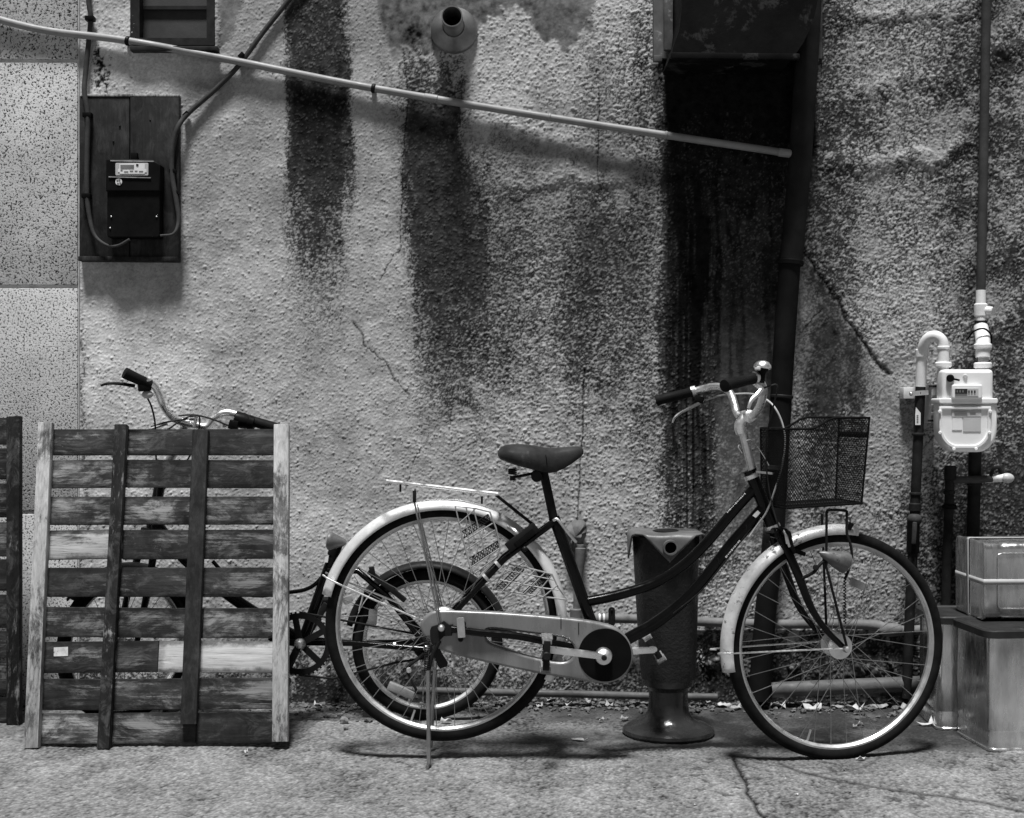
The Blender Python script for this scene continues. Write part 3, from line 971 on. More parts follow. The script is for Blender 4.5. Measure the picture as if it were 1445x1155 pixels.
    inn2 = [(1329, 577), (1394, 577), (1394, 599), (1391, 611), (1384, 622), (1374, 628), (1352, 628), (1343, 624), (1335, 614), (1330, 602)]
    flat('cover_rim', [tub(1325, 1398, 574, 633.5, 25, 31), tub(1329.5, 1393.5, 578, 628.5, 22, 27)], -.196, 0.010, M['meter_white'], t, bevel=0.003)
    for x, y in ((1326, 581), (1397.5, 581), (1326.5, 611), (1396.5, 611), (1346, 634), (1377.5, 634)):
        MB().cyl(W(x, y, -.19), W(x, y, -.207), 0.0055, 10, 0.0015).build('bolt', M['meter_white'], t)
    cw = flat('counter_window', [rrect(1342, 543, 1385, 563, 2.5)], -.198, 0.022, M['meter_white'], t, bevel=0.004)
    flat('counter_glass', [[(1347.5, 548.5), (1380.5, 548.5), (1380.5, 559), (1347.5, 559)]], -.2105, 0.004, M['meter_grey'], cw)
    flat('counter_strip', [[(1348, 549), (1365, 549), (1365, 556), (1348, 556)]], -.2135, 0.003, M['ink'], cw)
    for x in (1350, 1354, 1358):
        flat('digit', [[(x, 551), (x + 1.6, 551), (x + 1.6, 554.3), (x, 554.3)]], -.2155, 0.0016, M['digits'], cw)
    for x in (1366.4, 1370.4, 1374.6):
        flat('digit', [[(x, 551.3), (x + 2, 551.3), (x + 2, 555), (x, 555)]], -.2135, 0.002, M['ink'], cw)
    kn = MB().cyl(W(1341, 534, -.185), W(1341, 534, -.208), 0.0125, 18, 0.003).build('knob', M['black_plastic'], t)
    MB().bar(W(1343, 534.5, -.203), W(1354, 537, -.203), 0.006, 0.006, Vector((0, 1, 0)), 0.001).build('pointer', M['black_plastic'], kn)
    MB().cyl(W(1362, 531.5, -.188), W(1362, 531.5, -.196), 0.0075, 16, 0.002).build('plug', M['meter_grey'], t)
    lb = flat('label_plate', [[(1343, 572.5), (1384.5, 572.5), (1384.5, 588), (1343, 588)]], -.195, 0.003, M['meter_grey'], t)
    flat('label_print', [[(1347, 581), (1365, 581), (1365, 584.5), (1347, 584.5)]], -.1975, 0.002, M['digits'], lb)
    for x0, x1, y0, y1 in ((1345, 1354, 574, 575), (1345, 1354, 577.5, 578.2), (1373, 1384, 573.5, 574.4), (1373, 1384, 577.6, 578.4), (1373, 1374, 574.4, 577.6), (1383, 1384, 574.4, 577.6), (1369, 1377, 582.6, 583.6)):
        flat('label_line', [[(x0, y0), (x1, y0), (x1, y1), (x0, y1)]], -.1975, 0.0016, M['digits'], lb)
    flat('blank_label', [[(1359, 589.5), (1384, 589.5), (1384, 609), (1359, 609)]], -.1945, 0.0026, M['meter_grey'], t)
    flat('white_label', [[(1343.5, 590.5), (1357.5, 590.5), (1357.5, 607), (1343.5, 607)]], -.1945, 0.003, M['sticker'], t)
    for x0 in (1331, 1387):
        pipe_part('inlet', [W(x0, 505, -.14), W(x0, 528, -.14)], 0.018, M['meter_white'], t, curve=False)
    # outlet bend and pipe to the ground
    t = thing('gas_outlet_pipe', 'white swan-neck gas pipe turning down into a dark pipe left of the meter', 'pipe', G(1283, 990))
    bend = [W(1331, 512, -.14), W(1331, 492, -.14), W(1329, 481, -.138), W(1321, 475, -.13), W(1311, 477, -.115), W(1304, 487, -.10), W(1302, 498, -.09), W(1301.5, 506, -.085)]
    pipe_part('swan_neck', bend, 0.0185, M['white_pipe'], t, 18)
    ring('union_nut', W(1331, 515, -.14), (0, 0, 1), 0.027, 0.018, M['white_pipe'], t)
    ring('bend_collar', W(1331, 491, -.14), (0, 0, 1), 0.021, 0.012, M['white_pipe'], t)
    ring('sleeve', W(1301, 499, -.085), (0, 0, 1), 0.0215, 0.030, M['white_pipe'], t)
    pipe_part('white_pipe', [W(1301, 500, -.085), W(1299, 546, -.08)], 0.0175, M['white_pipe'], t, curve=False)
    pipe_part('pipe', [W(1299, 545, -.08), W(1296, 612, -.08), W(1291, 720, -.08), W(1284, 860, -.08), W(1279, 985, -.08)], 0.0165, M['dark_pipe'], t, curve=False)
    for x, y, r_ in ((1296, 613, .0225), (1292, 697, .0200), (1291, 716, .0200)):
        ring('coupling', W(x, y, -.08), (0, 0, 1), r_, 0.010 if y != 716 else 0.03, M['dark_pipe'], t)
    vb = MB().sphere(W(1290.5, 733, -.085), 0.024, (1, 1, 0.9)).build('valve', M['grey_pipe'], t)
    MB().bar(W(1291, 737, -.115), W(1289, 768, -.112), 0.014, 0.012, Vector((1, 0, 0)), 0.004).build('valve_lever', M['grey_pipe'], vb)
    MB().tube([W(1289, 735, -.085), W(1288, 780, -.08)], 0.021, 14).build('valve_sleeve', M['black_plastic'], t)
    cl = ring('clamp', W(1298, 555, -.08), (0, 0, 1), 0.0195, 0.014, M['dark_steel'], t)
    MB().bar(W(1284, 556, -.092), W(1310, 554, -.10), 0.016, 0.005, Vector((0, 0, 1))).build('clamp_strap', M['alloy'], cl)
    MB().sphere(W(1285.5, 556, -.10), 0.0065, u=10, v=8).build('clamp_screw', M['alloy'], cl)
    a, b = W(1272, 547, -.026), W(1296, 563, -.026)
    MB().box((a + b) / 2, (b.x - a.x, 0.05, abs(b.z - a.z)), None, 0.002).build('mounting_block', M['white_pipe'], t)
    flat('tag', [[(1292.5, 575), (1299, 583), (1299, 600), (1291.5, 600), (1291.5, 585)]], -.099, 0.0015, M['sticker'], t)
    for k in range(4):
        flat('tag_mark', [[(1293.5, 586 + 3 * k), (1296, 586 + 3 * k), (1296, 587 + 3 * k), (1293.5, 587 + 3 * k)]], -.1005, 0.001, M['digits'], t)

    t = thing('notice_plate', 'narrow printed notice strip fixed between the gas pipe and meter', 'notice', W(1318, 597, -.06))
    flat('plate', [[(1309, 543), (1324, 543), (1324, 597), (1308, 597)]], -.05, 0.09, M['meter_grey'], t, bevel=0.001)
    for x0, x1, y0, y1 in ((1310.5, 1322, 544, 547), (1311, 1322, 558.5, 559.6), (1313, 1318, 561, 562), (1311, 1321, 572, 573.2), (1314, 1320, 575, 579), (1311, 1320, 583.6, 584.6), (1314, 1320, 586.5, 590), (1309, 1319, 592.5, 595.5)):
        flat('print', [[(x0, y0), (x1, y0), (x1, y1), (x0, y1)]], -.0965, 0.001, M['ink'] if y1 - y0 > 2.5 and y0 < 550 or y0 > 592 else M['digits'], t)

    # water standpipe and tap
    t = thing('water_pipe', 'dark water standpipe with side branch and tap under the gas meter', 'pipe', G(1334, 992))
    pipe_part('pipe', [W(1341, 662, -.08), W(1336, 800, -.08), W(1332, 985, -.08)], 0.0155, M['dark_pipe'], t, curve=False)
    ring('cap', W(1341, 668, -.08), (0, 0, 1), 0.020, 0.05, M['dark_pipe'], t)
    for y in (695, 715):
        ring('coupling', W(1339.5, y, -.08), (0, 0, 1), 0.0235 if y == 715 else 0.019, 0.016, M['black_plastic'] if y == 715 else M['dark_pipe'], t)
    pipe_part('branch', [W(1341, 678, -.08), W(1375, 677, -.09), W(1410, 675, -.10)], 0.0125, M['grey_pipe'], t, curve=False)
    tp = pipe_part('tap', [W(1390, 676, -.09), W(1415, 674.5, -.105), W(1420, 675, -.107)], 0.0135, M['white_pipe'], t, curve=False)
    MB().sphere(W(1421, 675, -.107), 0.020, (1.2, 0.9, 0.85)).build('tap_nose', M['cable'], tp)
    pipe_part('tap_stem', [W(1398, 672, -.10), W(1402, 662, -.11), W(1409, 660, -.11), W(1413, 668, -.105)], 0.0065, M['dark_pipe'], tp, 8)
    t = thing('stub_pipe', 'thick dark pipe stub running down the wall right below the gas meter', 'pipe', G(1374, 992))
    pipe_part('pipe', [W(1376, 636, -.06), W(1373, 760, -.06), W(1370, 985, -.06)], 0.021, M['dark_pipe'], t, curve=False)
    ring('coupling', W(1375, 682, -.06), (0, 0, 1), 0.025, 0.02, M['dark_pipe'], t)

    # low pipes along the wall base
    t = thing('wrapped_pipe', 'pale wrapped pipe with lumpy joint running along the wall behind bicycle', 'pipe', W(1000, 880, -.05))
    pts = [W(838, 873, -.05), W(905, 874, -.05), W(1000, 878, -.05), W(1100, 881, -.05), W(1190, 881, -.05), W(1235, 883, -.055), W(1252, 889, -.06), W(1275, 890, -.06), W(1312, 889, -.06)]
    pipe_part('pipe', pts, [.0155, .0155, .0155, .0155, .016, .018, .020, .0165, .0165], M['wrap_pipe'], t, 14)
    lump = MB()
    lump.loft([[W(x, 0, 0).xz.to_3d() for x in ()]]) if False else None
    mb = MB().sphere(W(1256, 889, -.062), 0.024, (2.0, 1, 0.95), 20, 12).jitter(0.0015, 3)
    mb.build('joint_wrap', M['wrap_pipe'], t)
    br = flat('bracket', [rrect(858.5, 857, 868, 884, 4.5)], -.068, 0.004, M['dark_steel'], t)
    MB().sphere(W(863.3, 861.5, -.071), 0.004, u=8, v=6).build('screw', M['dark_steel'], br)
    for x in (846, 852):
        ring('tape_turn', W(x, 873, -.05), (1, 0, 0), 0.0168, 0.008, M['white_pipe'], t)
    t = thing('thin_floor_pipe', 'thin mottled pipe lying along the foot of the wall', 'pipe', W(800, 980, -.06))
    pipe_part('pipe', [W(560, 974, -.055), W(690, 977, -.055), W(820, 980, -.055), W(930, 983, -.055), W(1012, 984, -.055)], 0.0125, M['base_pipe'], t)
    t = thing('thick_floor_pipe', 'thick grey pipe lying at the wall foot behind the front wheel', 'pipe', W(1190, 970, -.07))
    pipe_part('pipe', [W(1088, 974, -.065), W(1200, 969, -.065), W(1325, 964, -.065)], 0.0255, M['base_pipe'], t, 18)
    t = thing('taped_standpipe', 'short taped pipe stub on the wall behind the bicycle seat tube', 'pipe', W(815, 870, -.04))
    pipe_part('lower_pipe', [W(813, 872, -.045), W(815, 820, -.045), W(820, 770, -.04)], 0.012, M['wrap_pipe'], t, curve=False)
    MB().lathe([(0.010, -0.052), (0.016, 0.0), (0.0175, 0.045), (0.0175, 0.05), (0.012, 0.052), (0.012, 0.062)], W(818.5, 795, -.042), (0.03, 0, 1), 16).build('taped_joint', M['wrap_pipe'], t)
    ring('base_nut', W(813, 866, -.045), (0, 0, 1), 0.021, 0.035, M['wrap_pipe'], t)

def dry_patch():
    # crumpled plaster flap hanging from the wall behind the seat tube
    mb = MB()
    n = 12
    ol = [(795, 752), (806, 737), (824, 735), (828, 750), (823, 766), (815, 780), (806, 776), (800, 765)]
    c = W(812, 758, -.045)
    ringv = []
    r = random.Random(5)
    dense = catmull([W(x, y, -.02) for x, y in ol], 3, True)
    cen = mb.bm.verts.new(c)
    rr = []
    for k, p in enumerate(dense):
        q = p.lerp(c, 0.45)
        q.y = -.03 - 0.018 * r.random()
        a = p.copy(); a.y = -.012 - 0.02 * r.random()
        rr.append((mb.bm.verts.new(a), mb.bm.verts.new(q)))
    m_ = len(rr)
    for k in range(m_):
        a, b = rr[k], rr[(k + 1) % m_]
        mb.bm.faces.new((a[0], b[0], b[1], a[1]))
        mb.bm.faces.new((a[1], b[1], cen))
    o = mb.build('plaster_flap', M['cement'], None, W(812, 758, 0), ang=60)
    so = o.modifiers.new('solid', 'SOLIDIFY'); so.thickness = 0.004
    tag(o, 'crumpled grey plaster flap peeling off the wall above the taped pipe', 'plaster')

fixtures()
dry_patch()

# ------------------------------------------------------------------ bollard
def bollard():
    yb = -0.43
    c = G(943, 1035)
    t = thing('bollard', 'squat black coated bollard with bent sheet cap behind the bicycle', 'bollard', c)
    top = 0.618
    prof = [(0.0, 0.0), (0.138, 0.0), (0.142, 0.008), (0.139, 0.017), (0.126, 0.025), (0.096, 0.034), (0.074, 0.048), (0.064, 0.070), (0.060, 0.100), (0.060, 0.135), (0.068, 0.146), (0.080, 0.152), (0.083, 0.172)]
    MB().lathe(prof, c, (0, 0, 1), 48, cap=False).build('base', M['bollard_base'], t)
    secs = []
    for k in range(13):
        f = k / 12
        r = 0.083 + 0.019 * f ** 0.8
        z = 0.172 + (top - 0.008 - 0.172) * f
        s = []
        for j in range(48):
            a = 2 * math.pi * j / 48
            rr = r * (1 + 0.012 * math.cos(8 * a + 0.3))
            s.append(c + Vector((rr * math.cos(a) - 0.008 * f, rr * math.sin(a), z)))
        secs.append(s)
    MB().loft(secs).build('post', M['bollard'], t)
    # square sheet draped over the top with its corners bent down
    mb = MB()
    n = 34
    hd = 0.182
    r0 = 0.103
    grid = []
    r = random.Random(2)
    for i in range(n + 1):
        row = []
        for j in range(n + 1):
            u, v = i / n * 2 - 1, j / n * 2 - 1
            x, y = (u + v) * hd / 2, (u - v) * hd / 2
            z = top
            fa = 0.104
            for q_ in (0, 1):
                val = (x, y)[q_]
                if abs(val) > fa:
                    ov = abs(val) - fa
                    val = math.copysign(fa + 0.004 + 0.06 * ov, val)
                    z -= ov * 1.0
                    if q_: y = val
                    else: x = val
            z += 0.0012 * math.sin(x * 60) + 0.001 * math.sin(y * 75 + 1)
            row.append(mb.bm.verts.new(c + Vector((x - 0.008, y, z))))
        grid.append(row)
    for i in range(n):
        for j in range(n):
            mb.bm.faces.new((grid[i][j], grid[i + 1][j], grid[i + 1][j + 1], grid[i][j + 1]))
    cap = mb.build('cap_sheet', M['bollard_cap'], t, ang=50)
    so = cap.modifiers.new('solid', 'SOLIDIFY'); so.thickness = 0.005; so.offset = 1
    p = W(945.5, 772.5, c.y - 0.112)
    MB().lathe([(0.0225, 0.004), (0.0225, -0.020), (0.0175, -0.020), (0.0175, 0.004)], p, (0, 1, 0), 28, closed=True).build('spout_ring', M['bollard_cap'], t)
    MB().lathe([(0.0172, -0.006), (0.0172, -0.0075)], p, (0, 1, 0), 24).build('spout_hole', M['dark'], t)
    MB().lathe([(0.040, 0), (0.042, 0.002), (0.030, 0.006), (0.012, 0.007)], c + Vector((-0.006, 0.01, top + 0.004)), (0, 0, 1), 24).build('lid_plate', M['dark_steel'], t)
bollard()

# ------------------------------------------------------------------ wheels
def make_wheel(bike, c, yaw, Ro, rt, rim_w, nsp, hub_r, hub_w, lean=0.0, steel=True, tyre_squash=0.0):
    org = ORG[bike.name]
    ra = Ro - rt
    rin = ra - rt * 0.55
    ro_ = ra + rt * 0.1
    hw = rt * 0.78
    prof = [(ro_ - 0.004, -hw), (ro_, -hw), (ro_, -hw * 0.8), (rin + 0.004, -hw * 0.55), (rin + 0.004, hw * 0.55), (ro_, hw * 0.8), (ro_, hw), (ro_ - 0.004, hw), (rin - rim_w * 0.55, hw * 0.85), (rin - rim_w, hw * 0.35), (rin - rim_w, -hw * 0.35), (rin - rim_w * 0.55, -hw * 0.85)]
    w = MB().lathe(prof, (0, 0, 0), (0, 1, 0), 96, closed=True).build('wheel', M['rim'], bike, local=True)
    w.location = c - org
    w.rotation_euler = (lean, 0, yaw)
    mb = MB()
    prof = []
    for k in range(16):
        a = 2 * math.pi * k / 16
        rr = rt * (1.0 if abs(math.cos(a)) < 0.95 else 0.985)
        prof.append((ra + rr * math.cos(a), rr * 0.98 * math.sin(a)))
    mb.lathe(prof, (0, 0, 0), (0, 1, 0), 96, closed=True)
    if tyre_squash:
        for v in mb.bm.verts:
            if v.co.z < -(Ro - tyre_squash):
                ex = -(Ro - tyre_squash) - v.co.z
                v.co.z = -(Ro - tyre_squash)
            if v.co.z < -(Ro - 3 * tyre_squash) :
                v.co.y *= 1.12
    ty = mb.build('tyre', M['rubber'], w, local=True, ang=60)
    hb = MB()
    hb.lathe([(0.006, -hub_w - 0.004), (hub_r * 0.6, -hub_w - 0.004), (hub_r, -hub_w), (hub_r, -hub_w + 0.003), (hub_r * 0.5, -hub_w + 0.008), (hub_r * 0.45, hub_w - 0.008), (hub_r, hub_w - 0.003), (hub_r, hub_w), (hub_r * 0.6, hub_w + 0.004), (0.006, hub_w + 0.004)], (0, 0, 0), (0, 1, 0), 28)
    hb.build('hub', M['alloy'], w, local=True)
    MB().cyl((0, -0.07, 0), (0, 0.07, 0), 0.005, 10).build('axle', M['alloy'], w, local=True)
    protos = {}
    rim_r = rin - rim_w * 0.9
    for k in range(nsp):
        side = -1 if k % 2 == 0 else 1
        dr = -1 if (k // 2) % 2 == 0 else 1
        key = (side, dr)
        if key not in protos:
            ha = R_(78) * dr
            p = Vector((math.sin(ha) * hub_r * 0.86, side * hub_w, math.cos(ha) * hub_r * 0.86))
            q = Vector((0, side * 0.003, rim_r))
            me = MB().tube([p, q], 0.00115, 5).mesh('spoke')
            me.materials.append(M['spoke'])
            protos[key] = me
        s = bpy.data.objects.new('spoke', protos[key])
        col.objects.link(s)
        s.parent = w
        s.rotation_euler = (0, 2 * math.pi * k / nsp + 0.06, 0)
    MB().cyl((0, 0, -rim_r), (0, 0, -rim_r + 0.035), 0.0032, 8).build('valve', M['alloy'], w, local=True).rotation_euler = (0, R_(18), 0)
    return w

def fender(bike, c, u, v, w, R, a0, a1, hw, depth, m, name='fender', n=56):
    """u forward, v sideways, w up; arc from a0 to a1 (degrees from u towards w)"""
    secs = []
    for k in range(n + 1):
        a = R_(a0 + (a1 - a0) * k / n)
        d = u * math.cos(a) + w * math.sin(a)
        s = []
        for j in range(11):
            b = R_(-90 + 18 * j)
            s.append(c + d * (R - depth + depth * math.cos(b)) + v * (hw * math.sin(b)))
        secs.append(s)
    o = MB()
    o.loft(secs, closed_sec=False)
    ob = o.build(name, m, bike, ang=60)
    so = ob.modifiers.new('solid', 'SOLIDIFY'); so.thickness = 0.0016; so.offset = -1
    return ob

# ------------------------------------------------------------------ the main bicycle
YB = -0.73
def B(px, py, lat=0.0):
    return W(px, py, YB + lat)

def main_bike():
    t = thing('bicycle', 'black step-through city bicycle with wire front basket on its stand', 'bicycle', (B(900, 0).x, YB, 0))
    X_, Y_, Z_ = Vector((1, 0, 0)), Vector((0, 1, 0)), Vector((0, 0, 1))
    # --- rear wheel and fender
    C = B(625, 880)
    make_wheel(t, C, 0, 0.337, 0.0185, 0.014, 36, 0.034, 0.030)
    fender(t, C, X_, Y_, Z_, 0.3565, 0, 166, 0.029, 0.030, M['fender'], 'rear_fender')
    fender(t, C, X_, Y_, Z_, 0.3555, -28, 2, 0.028, 0.028, M['fender'], 'rear_fender')
    for lat in (-0.032, -0.026):
        pass
    for lat in (-1, 1):
        st = MB().tube(catmull([C + Vector((-0.340, lat * 0.030, 0.142)), C + Vector((-0.30, lat * 0.045, 0.122)), C + Vector((-0.12, lat * 0.06, 0.045)), C + Vector((-0.015, lat * 0.068, 0.004))], 5), 0.0026, 8)
        st.build('fender_stay', M['chrome'], t)
    # reflector on the fender
    p = C + Vector((-0.282, 0, 0.232))
    ax = Vector((-0.97, 0, 0.1)).normalized()
    rf = MB().lathe([(0.004, -0.006), (0.010, 0.0), (0.024, 0.034), (0.0265, 0.038), (0.0265, 0.045), (0.022, 0.047)], p, ax, 24).build('rear_reflector', M['bulb'], t)
    MB().lathe([(0.0225, 0.046), (0.020, 0.050), (0.005, 0.052)], p, ax, 24).build('reflector_lens', M['lens'], rf)

    # --- frame
    fr = MB()
    ST0, ST1 = B(783, 737), B(851, 925)
    fr.tube([B(781.5, 730), ST1], 0.0165, 18)
    fr.tube(catmull([B(830, 849), B(860, 843), B(897, 833), B(922, 824), B(946, 811), B(968, 795), B(990, 774), B(1012, 749), B(1035, 722), B(1066, 688)], 5), 0.0150, 16)
    fr.tube(catmull([ST1, B(889, 900), B(915, 886), B(940, 869), B(965, 848), B(989, 823), B(1010, 797), B(1031, 770), B(1052, 746), B(1078, 716)], 5), 0.0175, 16)
    HT0, HT1 = B(1060.5, 671), B(1090, 743)
    fr.tube([HT0, HT1], 0.0185, 20)
    fr.cyl(ST1 + Vector((0, -0.036, 0)), ST1 + Vector((0, 0.036, 0)), 0.021, 20)
    frame = fr.build('frame', M['black_paint'], t)
    for lat in (-1, 1):
        top_ = ST0 + Vector((-0.004, lat * 0.020, 0.0))
        mid = B(712, 787) + Vector((0, lat * 0.042, 0))
        end = C + Vector((0.02, lat * 0.062, 0.022))
        MB().tube([top_, mid, end], [0.0085, 0.0085, 0.0075], 12).build('seat_stay', M['black_paint'], t)
    MB().tube([ST1 + Vector((-0.03, 0.045, 0.0)), B(800, 914, 0.06), C + Vector((0.03, 0.068, -0.002))], 0.0095, 12).build('chain_stay', M['black_paint'], t)
    cs = MB().tube(catmull([B(840, 921, -0.05), B(790, 910, -0.066), B(730, 898, -0.076), B(680, 893.5, -0.082), B(650, 889.5, -0.084), B(637, 888, -0.084)], 4), 0.0105, 14).build('chain_stay', M['black_paint'], t)
    MB().tube([HT0 - (HT1 - HT0).normalized() * 0.003, HT0 + (HT1 - HT0).normalized() * 0.008], 0.0225, 20).build('headset_cup', M['chrome'], t)
    MB().tube([HT0 - (HT1 - HT0).normalized() * 0.016, HT0 - (HT1 - HT0).normalized() * 0.005], 0.0195, 20).build('lock_nut', M['black_paint'], t)
    MB().tube([HT1 - (HT1 - HT0).normalized() * 0.004, HT1 + (HT1 - HT0).normalized() * 0.006], 0.0225, 20).build('headset_cup', M['chrome'], t)
    # prints and stickers on the tubes
    def marks(p, q, off, n, hgt, m, seed):
        r = random.Random(seed)
        x = 0.0
        mb = MB()
        L = (q - p).length
        dr = (q - p).normalized()
        while x < L:
            w_ = r.uniform(0.002, 0.0045)
            mb.bar(p + dr * x + off, p + dr * (min(x + w_, L)) + off, hgt * r.uniform(0.35, 1.0), 0.0006, Vector((dr.z * -1, 0, dr.x)))
            x += w_ + r.uniform(0.0008, 0.003)
        mb.build('frame_lettering', m, t, smooth=False)
    marks(B(1026, 723.5, -0.012), B(1051.5, 696.5, -0.012), Vector((0, 0, 0)), 10, 0.0042, M['sticker'], 1)
    marks(B(1024, 787, -0.0185), B(1044, 763, -0.0185), Vector((0, 0, 0)), 10, 0.0050, M['frame_print'], 2)
    flat('frame_sticker', [[(1062, 728), (1069, 720.5), (1073, 724), (1066.5, 731)]], YB - 0.0188, 0.0012, M['sticker'], t)
    for x, y in ((1053.5, 746), (1014, 793)):
        MB().tube([B(x - 1, y - 5, -0.0170), B(x, y, -0.0178), B(x - 1, y + 5, -0.0160)], 0.0016, 6).build('cable_guide', M['dark_steel'], t)
    MB().tube(catmull([B(1060, 745, -0.014), B(1035, 778, -0.018), B(1008, 812, -0.018), B(985, 838, -0.016), B(950, 866, -0.02)], 5), 0.0022, 6).build('frame_cable', M['dark_steel'], t)
    # seat cluster
    sc = MB().cyl(B(783, 737, -0.028), B(783, 737, 0.028), 0.0095, 14, 0.002).build('seat_clamp', M['dark_steel'], t)
    MB().tube(catmull([B(781, 735, -0.03), B(787, 733.5, -0.034), B(800, 750, -0.036), B(813, 765.5, -0.034)], 4), 0.0045, 10).build('quick_release', M['alloy'], sc)
    MB().tube([B(766.5, 664), B(782, 736)], 0.0128, 16).build('seat_post', M['dark_steel'], t)
    # saddle
    secs = []
    for px_, a, b, hw_ in ((702.5, 637, 642, .050), (706, 632, 647, .082), (713, 628.5, 650, .097), (722, 627, 653, .104), (735, 626.8, 657, .104), (748, 628, 660.5, .094), (760, 630, 663.5, .076), (768, 631.6, 665.5, .062), (775, 632.2, 667, .052), (784, 632.0, 665.5, .044), (795, 631.2, 661, .038), (806, 630.4, 654.5, .031), (815, 630, 648, .025), (820, 631, 644, .020), (823, 634.5, 640.5, .012)):
        T, Bt = B(px_, a), B(px_, b)
        h = T.z - Bt.z
        s = []
        for y_, z_ in ((0, 1.0), (0.35, 0.985), (0.66, 0.92), (0.88, 0.78), (0.985, 0.58), (1.0, 0.38), (0.97, 0.12), (0.9, 0.0), (0.4, 0.06), (0, 0.08)):
            s.append(Vector((T.x, YB - hw_ * y_, Bt.z + h * z_)))
        s += [Vector((p.x, 2 * YB - p.y, p.z)) for p in s[1:-1]][::-1]
        secs.append(s)
    sd = MB().loft(secs).build('saddle', M['leather'], t, ang=50)
    MB().tube(catmull([B(772, 668, -.05), B(771.5, 650, -.0605), B(770, 642, -.058)], 4), 0.0011, 6).build('seam', M['black_plastic'], sd)
    for lat in (-0.055, 0.055):
        MB().tube([B(723 + 5.5 * math.cos(k * .7), 662 + k * 0.28, lat) + Vector((0, 0.011 * math.sin(k * .7), 0)) for k in range(28)], 0.0022, 6).build('saddle_spring', M['dark_steel'], t)
        MB().cyl(B(723.5, 672, lat), B(723, 678, lat), 0.008, 10).build('spring_bolt', M['dark_steel'], t)
        MB().tube(catmull([B(722, 674, lat), B(740, 671, lat * .7), B(757, 667, lat * .4), B(785, 660, lat * .3)], 4), 0.0042, 8).build('saddle_rail', M['dark_steel'], t)
    MB().lathe([(0.0085, -0.042), (0.0155, -0.042), (0.0155, -0.030), (0.012, -0.028), (0.012, 0.028), (0.0155, 0.030), (0.0155, 0.042), (0.0085, 0.042)], B(757, 672), (0, 1, 0), 20).build('saddle_clamp', M['dark_steel'], t)

    # --- rack
    rk = MB()
    for lat, dy in ((-0.058, 0), (-0.02, 0), (0.02, 0), (0.058, 0)):
        rk.tube([B(545 if abs(lat) > .05 else 541, 678.5, lat), B(703, 697, lat * 0.9)], 0.0048, 8)
    rk.tube(catmull([B(546, 679, -0.058), B(539, 677.5, -0.045), B(536, 677, 0), B(539, 677.5, 0.045), B(546, 679, 0.058)], 5), 0.0042, 8)
    rk.tube([B(703, 697, -0.055), B(703, 697, 0.055)], 0.0042, 8)
    rack = rk.build('rack', M['chrome'], t)
    for lat in (-1, 1):
        MB().tube([B(586, 690, lat * 0.058), B(585, 710, lat * 0.062), C + Vector((-0.006, lat * 0.075, 0.012))], [0.0030, 0.0030, 0.0026], 8).build('rack_strut', M['spoke'], t)
        MB().tube([B(589, 712, lat * 0.066), C + Vector((0.0, lat * 0.078, 0.012))], 0.0020, 8).build('rack_strut', M['spoke'], t)
        MB().box(B(585, 701, lat * 0.060), (0.010, 0.012, 0.036), None, 0.003).build('strut_clamp', M['dark_steel'], t)
        MB().tube([B(700, 699, lat * 0.045), B(754, 742, lat * 0.030)], 0.0045, 8).build('rack_arm', M['dark_steel'], t)
        MB().cyl(B(749.5, 741, lat * 0.032), B(749.5, 741, lat * 0.042), 0.006, 10).build('arm_bolt', M['dark_steel'], t)
    for x, y in ((565, 689), (680, 706)):
        MB().box(B(x, y, -0.05), (0.006, 0.006, 0.022), None, 0.002).build('rack_tab', M['dark_steel'], t)

    # --- ring lock / brake on the seat stays
    lk = MB().bar(B(757, 743, -0.05), B(716, 774, -0.058), 0.016, 0.030, Vector((0, 1, 0)), 0.004).build('ring_lock', M['dark_steel'], t)
    MB().bar(B(754, 749, -0.058), B(728, 770, -0.064), 0.008, 0.018, Vector((0, 1, 0)), 0.002).build('lock_plate', M['black_plastic'], lk)
    MB().tube(catmull([B(736, 759, -0.05), B(725, 748, -0.045), B(712, 742, 0.0), B(725, 748, 0.045), B(736, 759, 0.05)], 5), 0.006, 8).build('shackle', M['alloy'], lk)
    MB().sphere(B(740.5, 775, -0.062), 0.008, u=12, v=8).build('lock_bolt', M['dark_steel'], lk)
    for x, y in ((685, 814.5), (702, 796)):
        ax = (B(746, 760, -.05) - B(640, 855, -.06)).normalized()
        MB().tube([B(x, y, -0.05) - ax * 0.004, B(x, y, -0.05) + ax * 0.004], 0.0125, 12).build('guard_clip', M['sticker'] if False else M['alloy'], t)

    # --- wire dress guard: two panels of wires with perforated strips
    def guard(outline, lines, cross, strips, lat):
        mb = MB()
        pts = [B(x, y, lat) for x, y in outline]
        mb.tube(pts, 0.0024, 6, closed=True)
        for (x0, y0), (x1, y1) in lines + cross:
            mb.tube([B(x0, y0, lat - 0.002), B(x1, y1, lat - 0.002)], 0.0019, 5)
        g = mb.build('dress_guard', M['guard_wire'], t)
        for quad in strips:
            a, b, c_, d_ = [Vector(p) for p in quad]
            holes = []
            nx, ny = 7, 3
            m2 = MB()
            # perforated strip: a lattice of thin bars
            def at(u_, v_):
                p = a.lerp(b, u_).lerp(d_.lerp(c_, u_), v_)
                return B(p.x, p.y, lat)
            for i in range(12):
                m2.tube([at(i / 11, 0), at(min(i / 11 + 0.16, 1), 1)], 0.0011, 4)
                m2.tube([at(i / 11, 1), at(min(i / 11 + 0.16, 1), 0)], 0.0011, 4)
            m2.tube([at(0, 0), at(1, 0)], 0.0014, 5)
            m2.tube([at(0, 1), at(1, 1)], 0.0014, 5)
            m2.build('perforated_strip', M['dark_steel'], g)
    Zp = lambda x, y: (520 + x / 4.25, 600 + y / 4.25)
